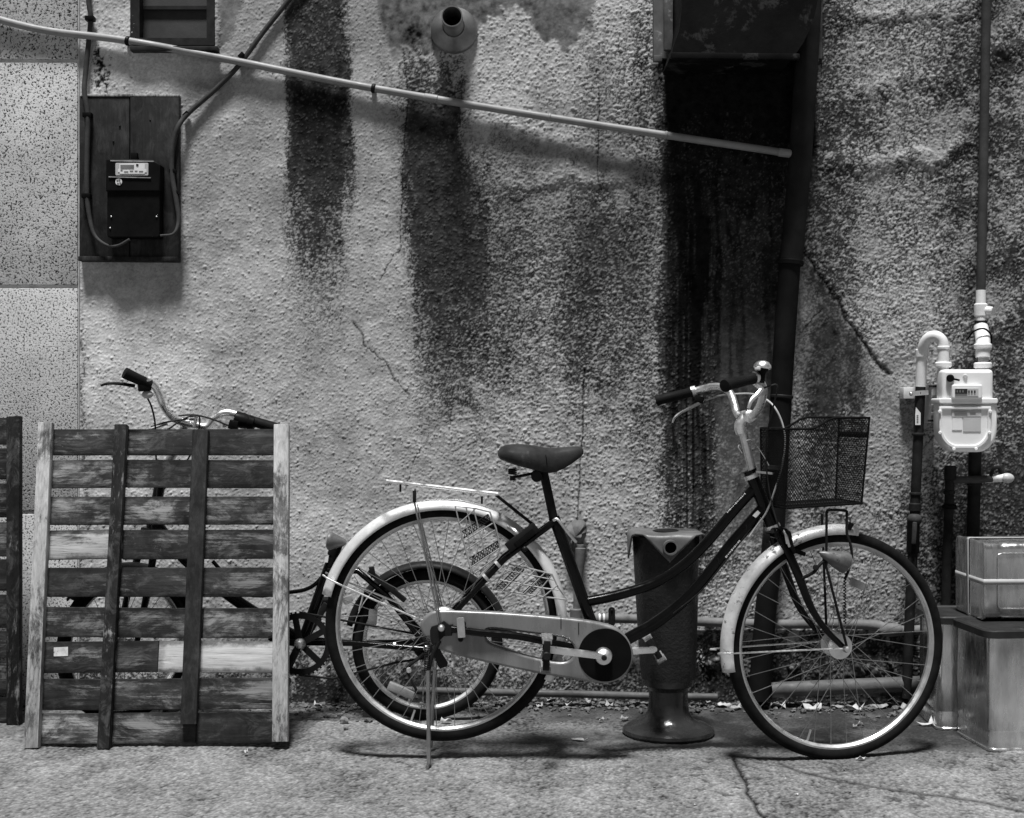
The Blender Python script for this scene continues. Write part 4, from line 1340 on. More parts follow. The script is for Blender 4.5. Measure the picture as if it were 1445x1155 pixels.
    guard([Zp(520, 487), Zp(640, 500), Zp(728, 522), Zp(765, 620), Zp(790, 745), Zp(740, 830), Zp(660, 915), Zp(612, 860), Zp(560, 660)],
          [(Zp(545, 590), Zp(640, 505)), (Zp(585, 690), Zp(745, 590)), (Zp(592, 745), Zp(760, 630)), (Zp(620, 850), Zp(785, 740)), (Zp(640, 890), Zp(770, 790))],
          [(Zp(585, 495), Zp(640, 700)), (Zp(630, 505), Zp(700, 770)), (Zp(585, 560), Zp(610, 770)), (Zp(640, 790), Zp(690, 640))],
          [((*Zp(560, 640), 0), (*Zp(718, 535), 0), (*Zp(730, 570), 0), (*Zp(572, 680), 0)), ((*Zp(605, 800), 0), (*Zp(775, 695), 0), (*Zp(785, 735), 0), (*Zp(618, 845), 0))], -0.050)
    guard([Zp(745, 985), Zp(800, 900), Zp(842, 836), Zp(960, 860), Zp(1100, 895), Zp(1140, 980), Zp(1190, 1048), Zp(1000, 1025), Zp(850, 1000)],
          [(Zp(800, 1000), Zp(930, 860)), (Zp(860, 1008), Zp(1000, 870)), (Zp(930, 1015), Zp(1060, 885)), (Zp(1000, 1025), Zp(1100, 900)), (Zp(1050, 1030), Zp(1135, 960))],
          [(Zp(790, 930), Zp(1080, 985)), (Zp(820, 870), Zp(1110, 930)), (Zp(1020, 975), Zp(1140, 990))],
          [((*Zp(760, 985), 0), (*Zp(885, 855), 0), (*Zp(935, 868), 0), (*Zp(812, 992), 0)), ((*Zp(925, 1008), 0), (*Zp(1050, 890), 0), (*Zp(1095, 902), 0), (*Zp(972, 1012), 0))], -0.046)

    # --- chain case
    Zc = lambda x, y: (540 + x / 4.014, 820 + y / 4.014)
    outer = [Zc(*p) for p in ((340, 163), (500, 168), (700, 178), (1000, 203), (1150, 220), (1250, 240), (1330, 268), (1390, 330), (1418, 410), (1405, 480), (1360, 540), (1290, 572), (1210, 574), (1050, 548), (880, 520), (650, 472), (430, 420), (300, 372), (235, 310), (215, 250), (235, 205), (280, 172))]
    slot = [Zc(*p) for p in ((590, 325), (585, 280), (640, 270), (800, 290), (980, 312), (1045, 330), (1080, 372), (1078, 420), (1040, 452), (960, 452), (800, 415), (690, 375), (620, 350))]
    cc = flat('chain_case', [smooth2(outer, 4), smooth2(slot, 4)], YB - 0.058, 0.030, M['case'], t, bevel=0.007)
    oc = (0, 0)
    flat('chain_case_disc', [[(853.6 + 37.6 * math.cos(k * math.pi / 24), 924.6 + 37.6 * math.sin(k * math.pi / 24)) for k in range(48)]], YB - 0.0735, 0.004, M['case_dark'], cc, bevel=0.001)
    for x, y in (Zc(1110, 265), Zc(1010, 232)):
        MB().bar(B(x, y - 7, -0.0735), B(x, y + 10, -0.0735), 0.0022, 0.0015, X_).build('case_seam', M['case_dark'], cc)
    a = MB().tube([B(649.5, 872, -0.098), B(651.5, 900, -0.098)], 0.0105, 8, flat=(0.28, 1)).build('stay_bracket', M['alloy'], cc)
    for x, y in ((654, 880.5), (650, 902.5)):
        MB().cyl(B(x, y, -0.075), B(x, y, -0.096), 0.0078, 8, 0.002).build('bracket_bolt', M['dark_steel'], cc)
    # cranks, pedals
    K = B(851.5, 926, -0.09)
    MB().lathe([(0.004, -0.030), (0.0105, -0.030), (0.012, -0.022), (0.022, -0.016), (0.0245, -0.006), (0.0245, 0.004)], B(851.5, 926, -0.082), (0, 1, 0), 28).build('crank_hub', M['alloy'], t)
    MB().lathe([(0.003, -0.036), (0.006, -0.036), (0.008, -0.030)], B(851.5, 926, -0.082), (0, 1, 0), 12).build('crank_bolt', M['dark_steel'], t)
    Pn = B(770, 917, -0.112)
    MB().bar(B(849, 926, -0.100), B(768, 916, -0.108), 0.013, 0.020, Y_, 0.004).build('crank', M['chrome'], t)
    Pf = B(924, 917, 0.105)
    MB().bar(B(853, 922, 0.07), Pf, 0.013, 0.020, Y_, 0.004).build('crank', M['chrome'], t)
    def pedal(P, s, tilt):
        r_ = Matrix.Rotation(tilt, 3, 'Y')
        def tr(x, y, z): return P + r_ @ Vector((x, 0, z)) + Vector((0, s * y, 0))
        ax = MB().cyl(P, P + Vector((0, s * 0.095, 0)), 0.0075, 12).build('pedal', M['alloy'], t)
        for z_ in (-0.037, 0.037):
            MB().box(tr(0, 0.052, z_), (0.026, 0.085, 0.014), r_, 0.002).build('tread', M['tread'], ax)
            for k in range(6):
                MB().box(tr(0, 0.018 + 0.0145 * k, z_ * 1.22), (0.030, 0.005, 0.005), r_, 0.001).build('tread_tooth', M['tread'], ax)
        for y_ in (0.012, 0.095):
            MB().box(tr(0, y_, 0), (0.018, 0.005, 0.080), r_, 0.002).build('cage_plate', M['dark_steel'], ax)
        MB().cyl(P + Vector((0, s * 0.098, 0)), P + Vector((0, s * 0.106, 0)), 0.012, 16, 0.003).build('dust_cap', M['dark_steel'], ax)
    pedal(Pn, -1, R_(3))
    pedal(Pf, 1, R_(-32))
    # axle nut, drop-out plate, stand
    MB().lathe([(0.0095, 0.0), (0.0105, -0.010), (0.008, -0.018), (0.003, -0.021)], C + Vector((0, -0.074, 0)), (0, 1, 0), 14).build('axle_nut', M['alloy'], t)
    Zs = lambda x, y: (560 + x / 9.625, 840 + y / 9.625)
    flat('drop_out', [[Zs(*p) for p in ((470, 430), (560, 400), (640, 350), (710, 400), (768, 395), (750, 550), (640, 560), (560, 640), (490, 690), (455, 600), (450, 480))]], YB - 0.080, 0.006, M['dark_steel'], t, bevel=0.001)
    MB().lathe([(0.0, 0.03), (0.041, 0.03), (0.043, 0.024), (0.043, -0.004), (0.038, -0.010), (0.0, -0.010)], C + Vector((0.004, -0.052, 0.01)), (0, 1, 0), 40).build('hub_brake_drum', M['alloy'], t)
    sp = [B(602.5 + 3.9 * math.cos(k * 0.9), 898 + k * 0.36, -0.09) + Vector((0, 0.0075 * math.sin(k * 0.9), 0)) for k in range(138)]
    MB().tube(sp, 0.0014, 5).build('stand_spring', M['dark_steel'], t)
    ZN = Vector((0, 0, 0))
    fn, ff = G(605, 1085), G(608, 1059)
    st = MB()
    st.tube([B(604, 945, -0.088), Vector((fn.x, fn.y + 0.012, 0.012)), Vector((fn.x - 0.004, fn.y - 0.01, 0.006))], [0.0062, 0.0062, 0.005], 10)
    st.tube([B(614, 930, 0.085), Vector((ff.x, ff.y - 0.005, 0.012)), Vector((ff.x - 0.004, ff.y + 0.012, 0.006))], [0.0062, 0.0062, 0.005], 10)
    MB().tube(catmull([B(604, 948, -0.086), B(609, 928, -0.082), B(620, 905, -0.078)], 4), 0.0065, 10).tube(catmull([B(614, 932, 0.085), B(620, 912, 0.083), B(624, 900, 0.08)], 4), 0.0065, 10).build('stand_arm', M['dark_steel'], t)
    st.tube([B(607, 944, -0.085), B(612, 944, 0.085)], 0.006, 10)
    st.build('kickstand', M['spoke'], t)
    flat('stand_catch', [[Zs(*p) for p in ((500, 690), (560, 680), (620, 800), (695, 920), (680, 970), (590, 1000), (555, 960), (520, 850))]], YB - 0.045, 0.005, M['black_paint'], t, bevel=0.001)

    # --- front assembly, steered to the left (away from the camera)
    th = R_(10.5)
    u = Vector((math.cos(th), math.sin(th), 0))
    v = Vector((math.sin(th), -math.cos(th), 0))
    HC = W(1180, 911, YB + 0.006)
    Rf = 0.3275
    HC.z = Rf - 0.004
    make_wheel(t, HC, th, Rf, 0.0185, 0.014, 36, 0.036, 0.028, tyre_squash=0.006)
    def Fk(px, py, lat=0.0):
        return RP(px, py, HC + v * lat, v)
    fender(t, HC, u, v, Z_, 0.347, 80, 191, 0.029, 0.028, M['fender_rust'], 'front_fender')
    for lat in (-1, 1):
        e = HC + u * (-0.352) + v * (0.031 * lat) + Z_ * (-0.006)
        MB().tube(catmull([e + v * (-lat * 0.008), e + v * (lat * 0.01) + u * 0.01, HC + v * (0.058 * lat) + u * (-0.06), HC + v * (0.064 * lat)], 5), 0.0026, 8).build('fender_stay', M['chrome'], t)
    # fork
    crown = HT1 + (HT1 - HT0).normalized() * 0.022
    for lat in (1, -1):
        L = 0.046 * lat
        pts = [crown + v * (L * 0.75), HC + v * L + u * -0.137 + Z_ * 0.215, HC + v * (L * 1.1) + u * -0.098 + Z_ * 0.118, HC + v * (L * 1.15) + u * -0.055 + Z_ * 0.055, HC + v * (L * 1.2)]
        MB().tube(catmull(pts, 6), [0.0135, 0.0125, 0.0105, 0.0085, 0.0085], 14).build('fork_blade', M['black_paint'], t)
    MB().box(crown + Vector((0, 0, 0.004)), (0.042, 0.098, 0.030), Matrix.Rotation(th, 3, 'Z'), 0.009, 3).build('fork_crown', M['black_paint'], t)
    for lat in (1, -1):
        MB().lathe([(0.0095, 0.0), (0.0105, 0.010), (0.008, 0.018), (0.003, 0.021)], HC + v * (0.060 * lat), v * lat, 14).build('axle_nut', M['alloy'], t)
    # caliper brake
    MB().tube(catmull([Fk(1104, 752, 0.03), Fk(1113, 752, 0.05), Fk(1116, 765, 0.05), Fk(1120, 780, 0.035)], 5), 0.0058, 8).build('brake_arm', M['dark_steel'], t)
    MB().tube(catmull([Fk(1106, 750, 0.045), Fk(1110, 758, 0.058), Fk(1114, 772, 0.055)], 5), 0.0035, 8).build('brake_arm', M['alloy'], t)
    MB().box(Fk(1126, 779, 0.028), (0.045, 0.012, 0.012), Matrix.Rotation(R_(20), 3, 'Y'), 0.003).build('brake_pad', M['black_plastic'], t)
    MB().box(B(1081, 760, -0.02), (0.018, 0.02, 0.026), Matrix.Rotation(R_(12), 3, 'Y'), 0.003).build('lock_bracket', M['dark_steel'], t)
    # headlamp
    lp = Fk(1179, 789, 0.075)
    ax = (Fk(1205, 796, 0.075) - Fk(1160, 778, 0.075)).normalized()
    hl = MB().lathe([(0.002, -0.052), (0.010, -0.040), (0.019, -0.018), (0.026, 0.008), (0.030, 0.026), (0.030, 0.034), (0.026, 0.037)], lp, ax, 28).build('headlamp', M['bulb'], t)
    MB().lathe([(0.0265, 0.036), (0.022, 0.042), (0.006, 0.045)], lp, ax, 28).build('lamp_lens', M['lens'], hl)
    br = MB().tube(catmull([Fk(1131, 817, 0.055), Fk(1148, 808, 0.072), Fk(1156, 798, 0.075), Fk(1166, 789, 0.075)], 4), 0.0048, 8).build('lamp_bracket', M['dark_steel'], t)
    MB().cyl(Fk(1151, 801, 0.068), Fk(1151, 801, 0.088), 0.0085, 14, 0.002).build('bracket_bolt', M['dark_steel'], br)
    # basket stays
    for lat in (1, -1):
        s_ = [Fk(1166, 731, 0.075 * lat if lat > 0 else -0.075), ]
    MB().tube([Fk(1166.5, 722, 0.078), Fk(1166, 800, 0.078), HC + v * 0.07 + Z_ * 0.01], 0.0038, 8).build('basket_stay', M['dark_steel'], t)
    MB().tube([HC + v * -0.066 + Z_ * 0.01, HC + v * -0.078 + Z_ * 0.37 + u * -0.01], 0.0038, 8).build('basket_stay', M['dark_steel'], t)
    MB().tube(catmull([Fk(1166.5, 724, 0.078), Fk(1170, 720, 0.078), Fk(1192, 721, 0.078), Fk(1195, 726, 0.078), Fk(1195, 752, 0.078), Fk(1200, 768, 0.084), Fk(1202, 786, 0.086), Fk(1197, 806, 0.086), Fk(1192, 818, 0.082)], 4), 0.0040, 8).build('stay_bracket', M['dark_steel'], t)
    MB().tube([Fk(1192 + 1.8 * math.cos(k * 1.3), 818 + k * 0.9, 0.082) + v * (0.004 * math.sin(k * 1.3)) for k in range(70)], 0.0016, 5).build('coiled_wire', M['black_plastic'], t)
    MB().box(Fk(1199.5, 743, 0.03), (0.014, 0.012, 0.022), Matrix.Rotation(R_(28), 3, 'Y'), 0.003).build('fender_tip', M['dark_steel'], t)
    MB().bar(Fk(1200, 820, 0.0), Fk(1222, 830, 0.0), 0.022, 0.004, Z_).build('spoke_reflector', M['lens'], t)

    # --- basket of diamond mesh
    bu = [RP(px_, py_, HC + v * 0.102, v) for px_, py_ in ((1111, 606), (1227, 590), (1219, 711), (1110, 718))]
    def at_lat(p, lat): return p - v * (0.102 - lat)
    def taper(p, f, s): return p
    rear_top, front_top, front_bot, rear_bot = bu
    hwT, hwB = 0.102, 0.088
    def corner(p, s, low): return p - v * (0.102 - (hwB if low else hwT) * s)
    def corner2(p, s, low):
        return p - v * 0.102 + v * ((hwB if low else hwT) * s)
    bs = MB()
    rim = MB()
    def tz(f):                       # rim height along the side, low at the rear and high at the front
        return rear_top.z + (front_top.z - rear_top.z) * float(sst(0.28, 0.58, np.float64(f)))
    def side_pt(f, g, s):            # f rear->front, g bottom->top
        lo = rear_bot.lerp(front_bot, f)
        hi = rear_top.lerp(front_top, f)
        hi = Vector((hi.x, hi.y, tz(f)))
        p = lo.lerp(hi, g)
        return p - v * 0.102 + v * (s * (hwB + (hwT - hwB) * g))
    def end_pt(front, f, g):
        lo, hi = (front_bot, front_top) if front else (rear_bot, rear_top)
        p = lo.lerp(hi, g)
        w_ = hwB + (hwT - hwB) * g
        return p - v * 0.102 + v * (w_ * (2 * f - 1))
    def floor_pt(f, g, _=0):
        return rear_bot.lerp(front_bot, f) - v * 0.102 + v * (hwB * (2 * g - 1))
    def mesh_panel(fn, nf, ng):
        k = ng / nf * 0.55              # diamonds
        step = 1.0 / nf
        reach = 0.62 * ng / nf
        i0 = int(-reach / step) - 1
        for sgn in (1, -1):
            for i in range(i0, nf + 1 - i0):
                s0 = i * step
                ts = [0.0, 1.0]
                def f_at(g): return s0 + sgn * (reach * g) if sgn > 0 else s0 - reach * g
                g0, g1 = 0.0, 1.0
                if sgn > 0:
                    g0 = max(g0, (0 - s0) / reach); g1 = min(g1, (1 - s0) / reach)
                else:
                    g0 = max(g0, (s0 - 1) / reach); g1 = min(g1, s0 / reach)
                if g1 - g0 < 0.01: continue
                m_ = 4
                bs.tube([fn(f_at(g0 + (g1 - g0) * q / m_), g0 + (g1 - g0) * q / m_) for q in range(m_ + 1)], 0.00062, 4, cap=False)
    mesh_panel(lambda f, g: side_pt(f, g, 1), 30, 32)
    mesh_panel(lambda f, g: side_pt(f, g, -1), 30, 32)
    mesh_panel(lambda f, g: end_pt(True, f, g), 30, 32)
    mesh_panel(lambda f, g: end_pt(False, f, g), 30, 32)
    mesh_panel(lambda f, g: floor_pt(f, g), 18, 18)
    loop = [side_pt(f, 1, 1) for f in np.linspace(0, 1, 13)] + [end_pt(True, f, 1) for f in (0.66, 0.33)] + [side_pt(f, 1, -1) for f in np.linspace(1, 0, 13)] + [end_pt(False, f, 1) for f in (0.33, 0.66)]
    rim.tube(loop, 0.0034, 8, closed=True)
    loop = [side_pt(0, 0, 1), side_pt(1, 0, 1), side_pt(1, 0, -1), side_pt(0, 0, -1)]
    rim.tube(loop, 0.0036, 8, closed=True)
    for f in (0, 1):
        for s in (1, -1):
            rim.tube([side_pt(f, 0, s), side_pt(f, 1, s)], 0.0028, 8)
    bk = rim.build('basket', M['basket'], t)
    bm_ = bs.build('wire_mesh', M['basket'], bk)
    MB().tube([end_pt(True, 0.0, 0.80), end_pt(True, 1.0, 0.80)], 0.008, 6, flat=(1, 0.25)).build('basket_band', M['basket'], bk)
    MB().bar(side_pt(0.1, 0, 0), side_pt(0.95, 0, 0), 0.03, 0.004, v).build('floor_bar', M['dark_steel'], bk)
    MB().bar(B(1066, 666, -0.005), end_pt(False, 0.5, 0.42), 0.016, 0.006, Y_).build('basket_bracket', M['alloy'], t)
    MB().bar(end_pt(False, 0.2, 0.50) - u * 0.004, end_pt(False, 0.8, 0.50) - u * 0.004, 0.012, 0.006, Z_).build('basket_clamp', M['dark_steel'], t)

    # --- stem, handlebar, grips, levers, bell, cables
    MB().tube([B(1063, 669), B(1047, 604)], 0.0125, 16).build('stem', M['alloy'], t)
    MB().tube(catmull([B(1046, 612), B(1044, 602), B(1048, 593), B(1055, 588)], 5), [0.0155, 0.0165, 0.017, 0.0165], 18).build('stem_head', M['chrome'], t)
    MB().cyl(B(1055, 588) - v * 0.026, B(1055, 588) + v * 0.026, 0.0185, 20, 0.003).build('bar_clamp', M['chrome'], t)
    far_bar = [B(1055, 588, 0.0), B(1047, 590, 0.045), B(1040, 583, 0.085), B(1035, 566, 0.12), B(1029, 553, 0.155), B(1018, 546.5, 0.19), B(1004, 546, 0.215), B(988, 550, 0.235), B(970, 555, 0.25)]
    near_bar = [B(1055, 588, 0.0), B(1064, 585, -0.04), B(1071, 576, -0.08), B(1076, 562, -0.12), B(1077, 549, -0.155), B(1073, 539, -0.19), B(1066, 534, -0.215), B(1055, 535, -0.24), B(1045, 537.5, -0.26)]
    MB().tube(catmull(far_bar[::-1] + near_bar[1:], 6), 0.0111, 14).build('handlebar', M['chrome'], t)
    def grip(a, b):
        a, b = Vector(a), Vector(b)
        L = (b - a).length
        return MB().lathe([(0.010, 0), (0.0165, 0.002), (0.0165, 0.008), (0.0145, 0.012), (0.0150, L * 0.5), (0.0155, L - 0.012), (0.0175, L - 0.006), (0.0165, L - 0.001), (0.008, L)], a, b - a, 20).build('grip', M['grip'], t)
    grip(B(978, 553, 0.242), B(925.5, 566, 0.262))
    grip(B(1063, 534, -0.222), B(1022, 545, -0.305))
    MB().tube([B(976, 553, 0.243), B(982, 551.5, 0.24)], 0.0165, 16).build('lever_clamp', M['alloy'], t)
    MB().tube([B(1063, 533, -0.222), B(1067, 534, -0.215)], 0.0165, 16).build('lever_clamp', M['alloy'], t)
    MB().tube(catmull([B(991, 566, 0.235), B(985, 570, 0.245), B(973, 576, 0.25), B(960, 583, 0.255), B(952, 590, 0.255), B(949, 597, 0.255)], 5), [0.008, 0.0085, 0.0078, 0.0068, 0.006, 0.0045], 10, flat=(0.6, 1)).build('brake_lever', M['alloy'], t)
    MB().box(B(987, 564, 0.236), (0.026, 0.018, 0.020), Matrix.Rotation(R_(20), 3, 'Y'), 0.004).build('lever_body', M['black_plastic'], t)
    MB().tube(catmull([B(1062, 541, -0.225), B(1069, 545, -0.225), B(1074, 550, -0.225), B(1068, 558, -0.235), B(1060, 566, -0.245), B(1056, 577, -0.25)], 5), [0.005, 0.0085, 0.0105, 0.0085, 0.0075, 0.006], 10, flat=(0.75, 1)).build('brake_lever', M['chrome'], t)
    bl = MB().lathe([(0.0, -0.008), (0.021, -0.008), (0.024, -0.004), (0.023, 0.003), (0.017, 0.011), (0.008, 0.0145), (0.0, 0.0155)], B(1076, 517, -0.21), (0.10, 0.1, 1), 28, cap=False).build('bell', M['chrome'], t)
    MB().lathe([(0.009, -0.045), (0.010, -0.02), (0.017, -0.009), (0.016, -0.007)], B(1076, 517, -0.21), (0.10, 0.1, 1), 16).build('bell_mount', M['black_plastic'], bl)
    MB().box(B(1069, 521, -0.228), (0.016, 0.01, 0.008), None, 0.003).build('bell_thumb', M['cable'], bl)
    MB().tube(catmull([B(996, 565, 0.23), B(1015, 559, 0.22), B(1035, 556.5, 0.16), B(1060, 556, 0.06), B(1078, 562, -0.02), B(1093, 575, -0.06), B(1104, 598, -0.07), B(1108, 625, -0.07), B(1104, 655, -0.06), B(1094, 690, -0.05), B(1082, 722, -0.035), B(1068, 742, -0.026), B(1058, 757, -0.022)], 6), 0.0026, 8).build('brake_cable', M['cable'], t)
    MB().tube(catmull([B(1075, 549, -0.22), B(1086, 545, -0.20), B(1095, 543, -0.18), B(1097, 550, -0.16), B(1091, 575, -0.12), B(1083, 610, -0.08), B(1081, 640, -0.06), B(1083, 675, -0.05), B(1090, 715, -0.05), B(1100, 745, -0.055), B(1110, 752, -0.05)], 6), 0.0022, 8).build('brake_cable', M['cable_dark'], t)
    MB().tube(catmull([B(1053, 622, -0.012), B(1062, 622, -0.02), B(1075, 640, -0.03), B(1085, 657, -0.02)], 5), 0.0012, 6).build('lamp_wire', M['cable'], t)
    MB().tube(catmull([B(1043, 628, -0.012), B(1042, 632, -0.014), B(1047, 640, -0.012)], 4), 0.0012, 6).build('lamp_wire', M['cable'], t)
    MB().tube(catmull([Fk(1106, 748, 0.06), Fk(1108, 756, 0.068), Fk(1110, 768, 0.07)], 4), 0.002, 6).build('lock_chain', M['alloy'], t)
main_bike()

# ------------------------------------------------------------------ the small bicycle behind
YC = -0.24
def small_bike():
    def C2(px, py, lat=0.0): return W(px, py, YC + lat)
    t = thing('small_bicycle', 'small wheeled black folding bicycle without saddle behind the wooden pallet', 'bicycle', (C2(420, 0).x, YC, 0))
    X_, Y_, Z_ = Vector((1, 0, 0)), Vector((0, 1, 0)), Vector((0, 0, 1))
    C = C2(603, 908)
    C.z = 0.243
    make_wheel(t, C, 0, 0.243, 0.021, 0.014, 28, 0.026, 0.028)
    fender(t, C, X_, Y_, Z_, 0.268, 22, 166, 0.029, 0.022, M['dark_steel'], 'rear_fender', 40)
    FW = C2(178, 905, -0.02)
    FW.z = 0.243
    make_wheel(t, FW, R_(48), 0.243, 0.021, 0.014, 28, 0.024, 0.028)
    u = Vector((-math.cos(R_(48)), -math.sin(R_(48)), 0)); v = Vector((-u.y, u.x, 0))
    fender(t, FW, u, v, Z_, 0.266, 40, 190, 0.029, 0.02, M['dark_steel'], 'front_fender', 32)
    BB = C2(427, 905)
    fr = MB()
    fr.tube([BB, C2(475, 770)], 0.017, 16)
    HT0, HT1 = C2(229, 668), C2(214, 745)
    fr.tube([HT0, HT1], 0.018, 16)
    fr.tube(catmull([C2(217, 735), C2(262, 790), C2(330, 845), C2(385, 880), BB], 5), 0.019, 16)
    fr.tube(catmull([C2(300, 792), C2(345, 838), C2(410, 836), C2(440, 828), C2(462, 806)], 5), 0.0065, 10)
    fr.cyl(BB + Vector((0, -.035, 0)), BB + Vector((0, .035, 0)), 0.021, 16)
    fr.build('frame', M['black_paint'], t)
    MB().tube([C2(470, 784), C2(477.5, 762)], 0.0195, 16).build('seat_collar', M['black_plastic'], t)
    flat('frame_sticker', [[(459, 786), (464, 783.5), (462.5, 794), (457.5, 794)]], YC - 0.0185, 0.001, M['sticker'], t)
    for s in (-1, 1):
        MB().tube([C2(463, 806, s * .02), C2(505, 806, s * .045), C2(545, 840, s * .06), C + Vector((-.005, s * .068, .01))], [0.010, 0.010, 0.009, 0.008], 12).build('seat_stay', M['black_paint'], t)
        MB().tube([BB + Vector((0.02, s * .03, 0)), C2(500, 908, s * .055), C + Vector((-.008, s * .068, -.004))], 0.0095, 12).build('chain_stay', M['black_paint'], t)
        MB().cyl(C + Vector((0, s * .062, 0)), C + Vector((0, s * .085, 0)), 0.009, 12, 0.002).build('axle_nut', M['alloy'], t)
        L = 0.045 * s
        MB().tube(catmull([HT1 + v * L * .6 + Vector((0, 0, -.01)), HT1.lerp(FW, .4) + v * L * 1.1, HT1.lerp(FW, .8) + v * L * 1.2, FW + v * L * 1.25], 5), [0.013, 0.012, 0.010, 0.009], 12).build('fork_blade', M['black_paint'], t)
    ring('stay_clip', C2(557, 911, -.06), (1, 0, 0), 0.0115, 0.012, M['alloy'], t)
    MB().box(HT1 + Vector((0, 0, -0.012)), (0.035, 0.08, 0.028), Matrix.Rotation(R_(48), 3, 'Z'), 0.007).build('fork_crown', M['black_paint'], t)
    MB().bar(C2(520, 806, -.055), C2(572, 848, -.07), 0.018, 0.016, Y_, 0.003).build('brake_arm', M['dark_steel'], t)
    MB().bar(C2(524, 800, -.06), C2(527, 815, -.06), 0.02, 0.016, Y_, 0.003).build('brake_arm', M['dark_steel'], t)
    MB().tube(catmull([C2(500, 812, -.05), C2(512, 835, -.05), C2(507, 862, -.045)], 4), 0.003, 8).build('brake_cable', M['cable'], t)
    # chain ring with spider and teeth
    cr = MB()
    cr.lathe([(0.098, -0.003), (0.098, 0.003), (0.080, 0.003), (0.080, -0.003)], BB + Vector((0, -.05, 0)), (0, 1, 0), 48, closed=True)
    for k in range(44):
        a = 2 * math.pi * k / 44
        cr.box(BB + Vector((math.cos(a) * .100, -.05, math.sin(a) * .100)), (0.006, 0.003, 0.006), Matrix.Rotation(-a, 3, 'Y'))
    for k in range(5):
        a = 2 * math.pi * k / 5 + .5
        cr.bar(BB + Vector((0, -.05, 0)), BB + Vector((math.cos(a) * .086, -.05, math.sin(a) * .086)), 0.005, 0.020, Y_)
    cr.build('chain_ring', M['dark_steel'], t)
    MB().lathe([(0.004, -.024), (0.010, -.022), (0.017, -.012), (0.019, 0)], BB + Vector((0, -.055, 0)), (0, 1, 0), 20).build('crank_bolt', M['alloy'], t)
    MB().bar(BB + Vector((0, -.068, 0)), C2(396, 960, -.068), 0.012, 0.022, Y_, 0.004).build('crank', M['dark_steel'], t)
    MB().bar(BB + Vector((0, .06, 0)), C2(461, 852, .06), 0.012, 0.022, Y_, 0.004).build('crank', M['dark_steel'], t)
    for p, s in ((C2(396, 960, -.075), -1), (C2(461, 852, .07), 1)):
        MB().box(p + Vector((0, s * .05, 0)), (0.07, 0.085, 0.022), None, 0.006).build('pedal', M['black_plastic'], t)
    MB().box(C2(492, 845, .04), (0.032, 0.05, 0.02), Matrix.Rotation(R_(-20), 3, 'Y'), 0.004).build('chain_guide', M['alloy'], t)
    ch = [BB + Vector((0, -.05, -.10)), C2(470, 958, -.05), C2(560, 935, -.05), C + Vector((0, -.05, -.036))]
    MB().tube(ch, 0.0035, 6).build('chain', M['dark_steel'], t)
    MB().tube([BB + Vector((0, -.05, .10)), C + Vector((0, -.05, .034))], 0.0035, 6).build('chain', M['dark_steel'], t)
    MB().lathe([(0.03, -.012), (0.036, -.010), (0.042, 0.004), (0.044, 0.008)], C + Vector((0, -.046, 0)), (0, 1, 0), 30).build('sprocket', M['dark_steel'], t)
    MB().tube(catmull([C + Vector((0, -.07, -.01)), C2(590, 930, -.075), C2(575, 945, -.078), C2(588, 975, -.075)], 5), 0.009, 10, flat=(.5, 1)).build('derailleur', M['dark_steel'], t)
    MB().cyl(C2(577, 946, -.07), C2(577, 946, -.088), 0.009, 12, .002).build('jockey_wheel', M['alloy'], t)
    MB().bar(C2(548, 967, -.07), C2(584, 982, -.07), 0.03, 0.026, Y_, 0.005).build('mud_reflector', M['lens'], t)
    MB().bar(C2(527, 860, -.03), C2(525, 882, -.03), 0.008, 0.028, Y_, 0.002).build('spoke_reflector', M['lens'], t)
    # handlebar, turned almost parallel to the wall
    stem = C2(262, 600, -.03)
    MB().tube([HT0, C2(245, 640, -.01), stem], 0.0145, 14).build('stem', M['alloy'], t)
    MB().lathe([(0.012, -.02), (0.019, -.012), (0.019, .012), (0.010, .02)], C2(263, 597, -.03), (1, .2, 0), 18).build('bar_clamp', M['chrome'], t)
    left = [C2(262, 598, -.04), C2(246, 592, -.06), C2(236, 582, -.09), C2(229, 570, -.12), C2(224, 556, -.14), C2(217, 545, -.16), C2(205, 537, -.18)]
    right = [C2(276, 600, -.03), C2(290, 602, -.025), C2(300, 592, -.02), C2(312, 584, -.015), C2(325, 583, -.012), C2(345, 589, -.01)]
    MB().tube(catmull(left[::-1] + right, 5), 0.0115, 14).build('handlebar', M['chrome'], t)
    def grip(a, b):
        a, b = Vector(a), Vector(b)
        L = (b - a).length
        return MB().lathe([(0.012, 0), (0.017, 0.003), (0.0165, L * .5), (0.018, L - .006), (0.017, L - .001), (0.008, L)], a, b - a, 18).build('grip', M['grip'], t)
    grip(C2(213, 544, -.165), C2(175, 526, -.21))
    grip(C2(332, 587, -.012), C2(390, 605, -.012))
    MB().bar(C2(195, 547, -.19), C2(213, 546, -.17), 0.02, 0.026, Y_, 0.005).build('lever_body', M['black_plastic'], t)
    MB().tube(catmull([C2(190, 545, -.19), C2(170, 542, -.21), C2(153, 541.5, -.22), C2(142, 544.5, -.225)], 5), [0.008, 0.007, 0.006, 0.005], 8, flat=(.7, 1)).build('brake_lever', M['black_plastic'], t)
    MB().sphere(C2(208, 557, -.17), 0.016, (1.1, .8, .8), 14, 10).build('bell', M['cable'], t)
    MB().lathe([(0.017, -.028), (0.024, -.024), (0.026, 0), (0.022, .018), (0.024, .02), (0.022, .036), (0.018, .04)], C2(343, 594, -.012), (1, 0, -.25), 16).build('gear_shifter', M['black_plastic'], t)
    MB().box(C2(330, 600, -.03), (0.03, 0.03, 0.03), Matrix.Rotation(R_(15), 3, 'Y'), 0.005).build('lever_body', M['black_plastic'], t)
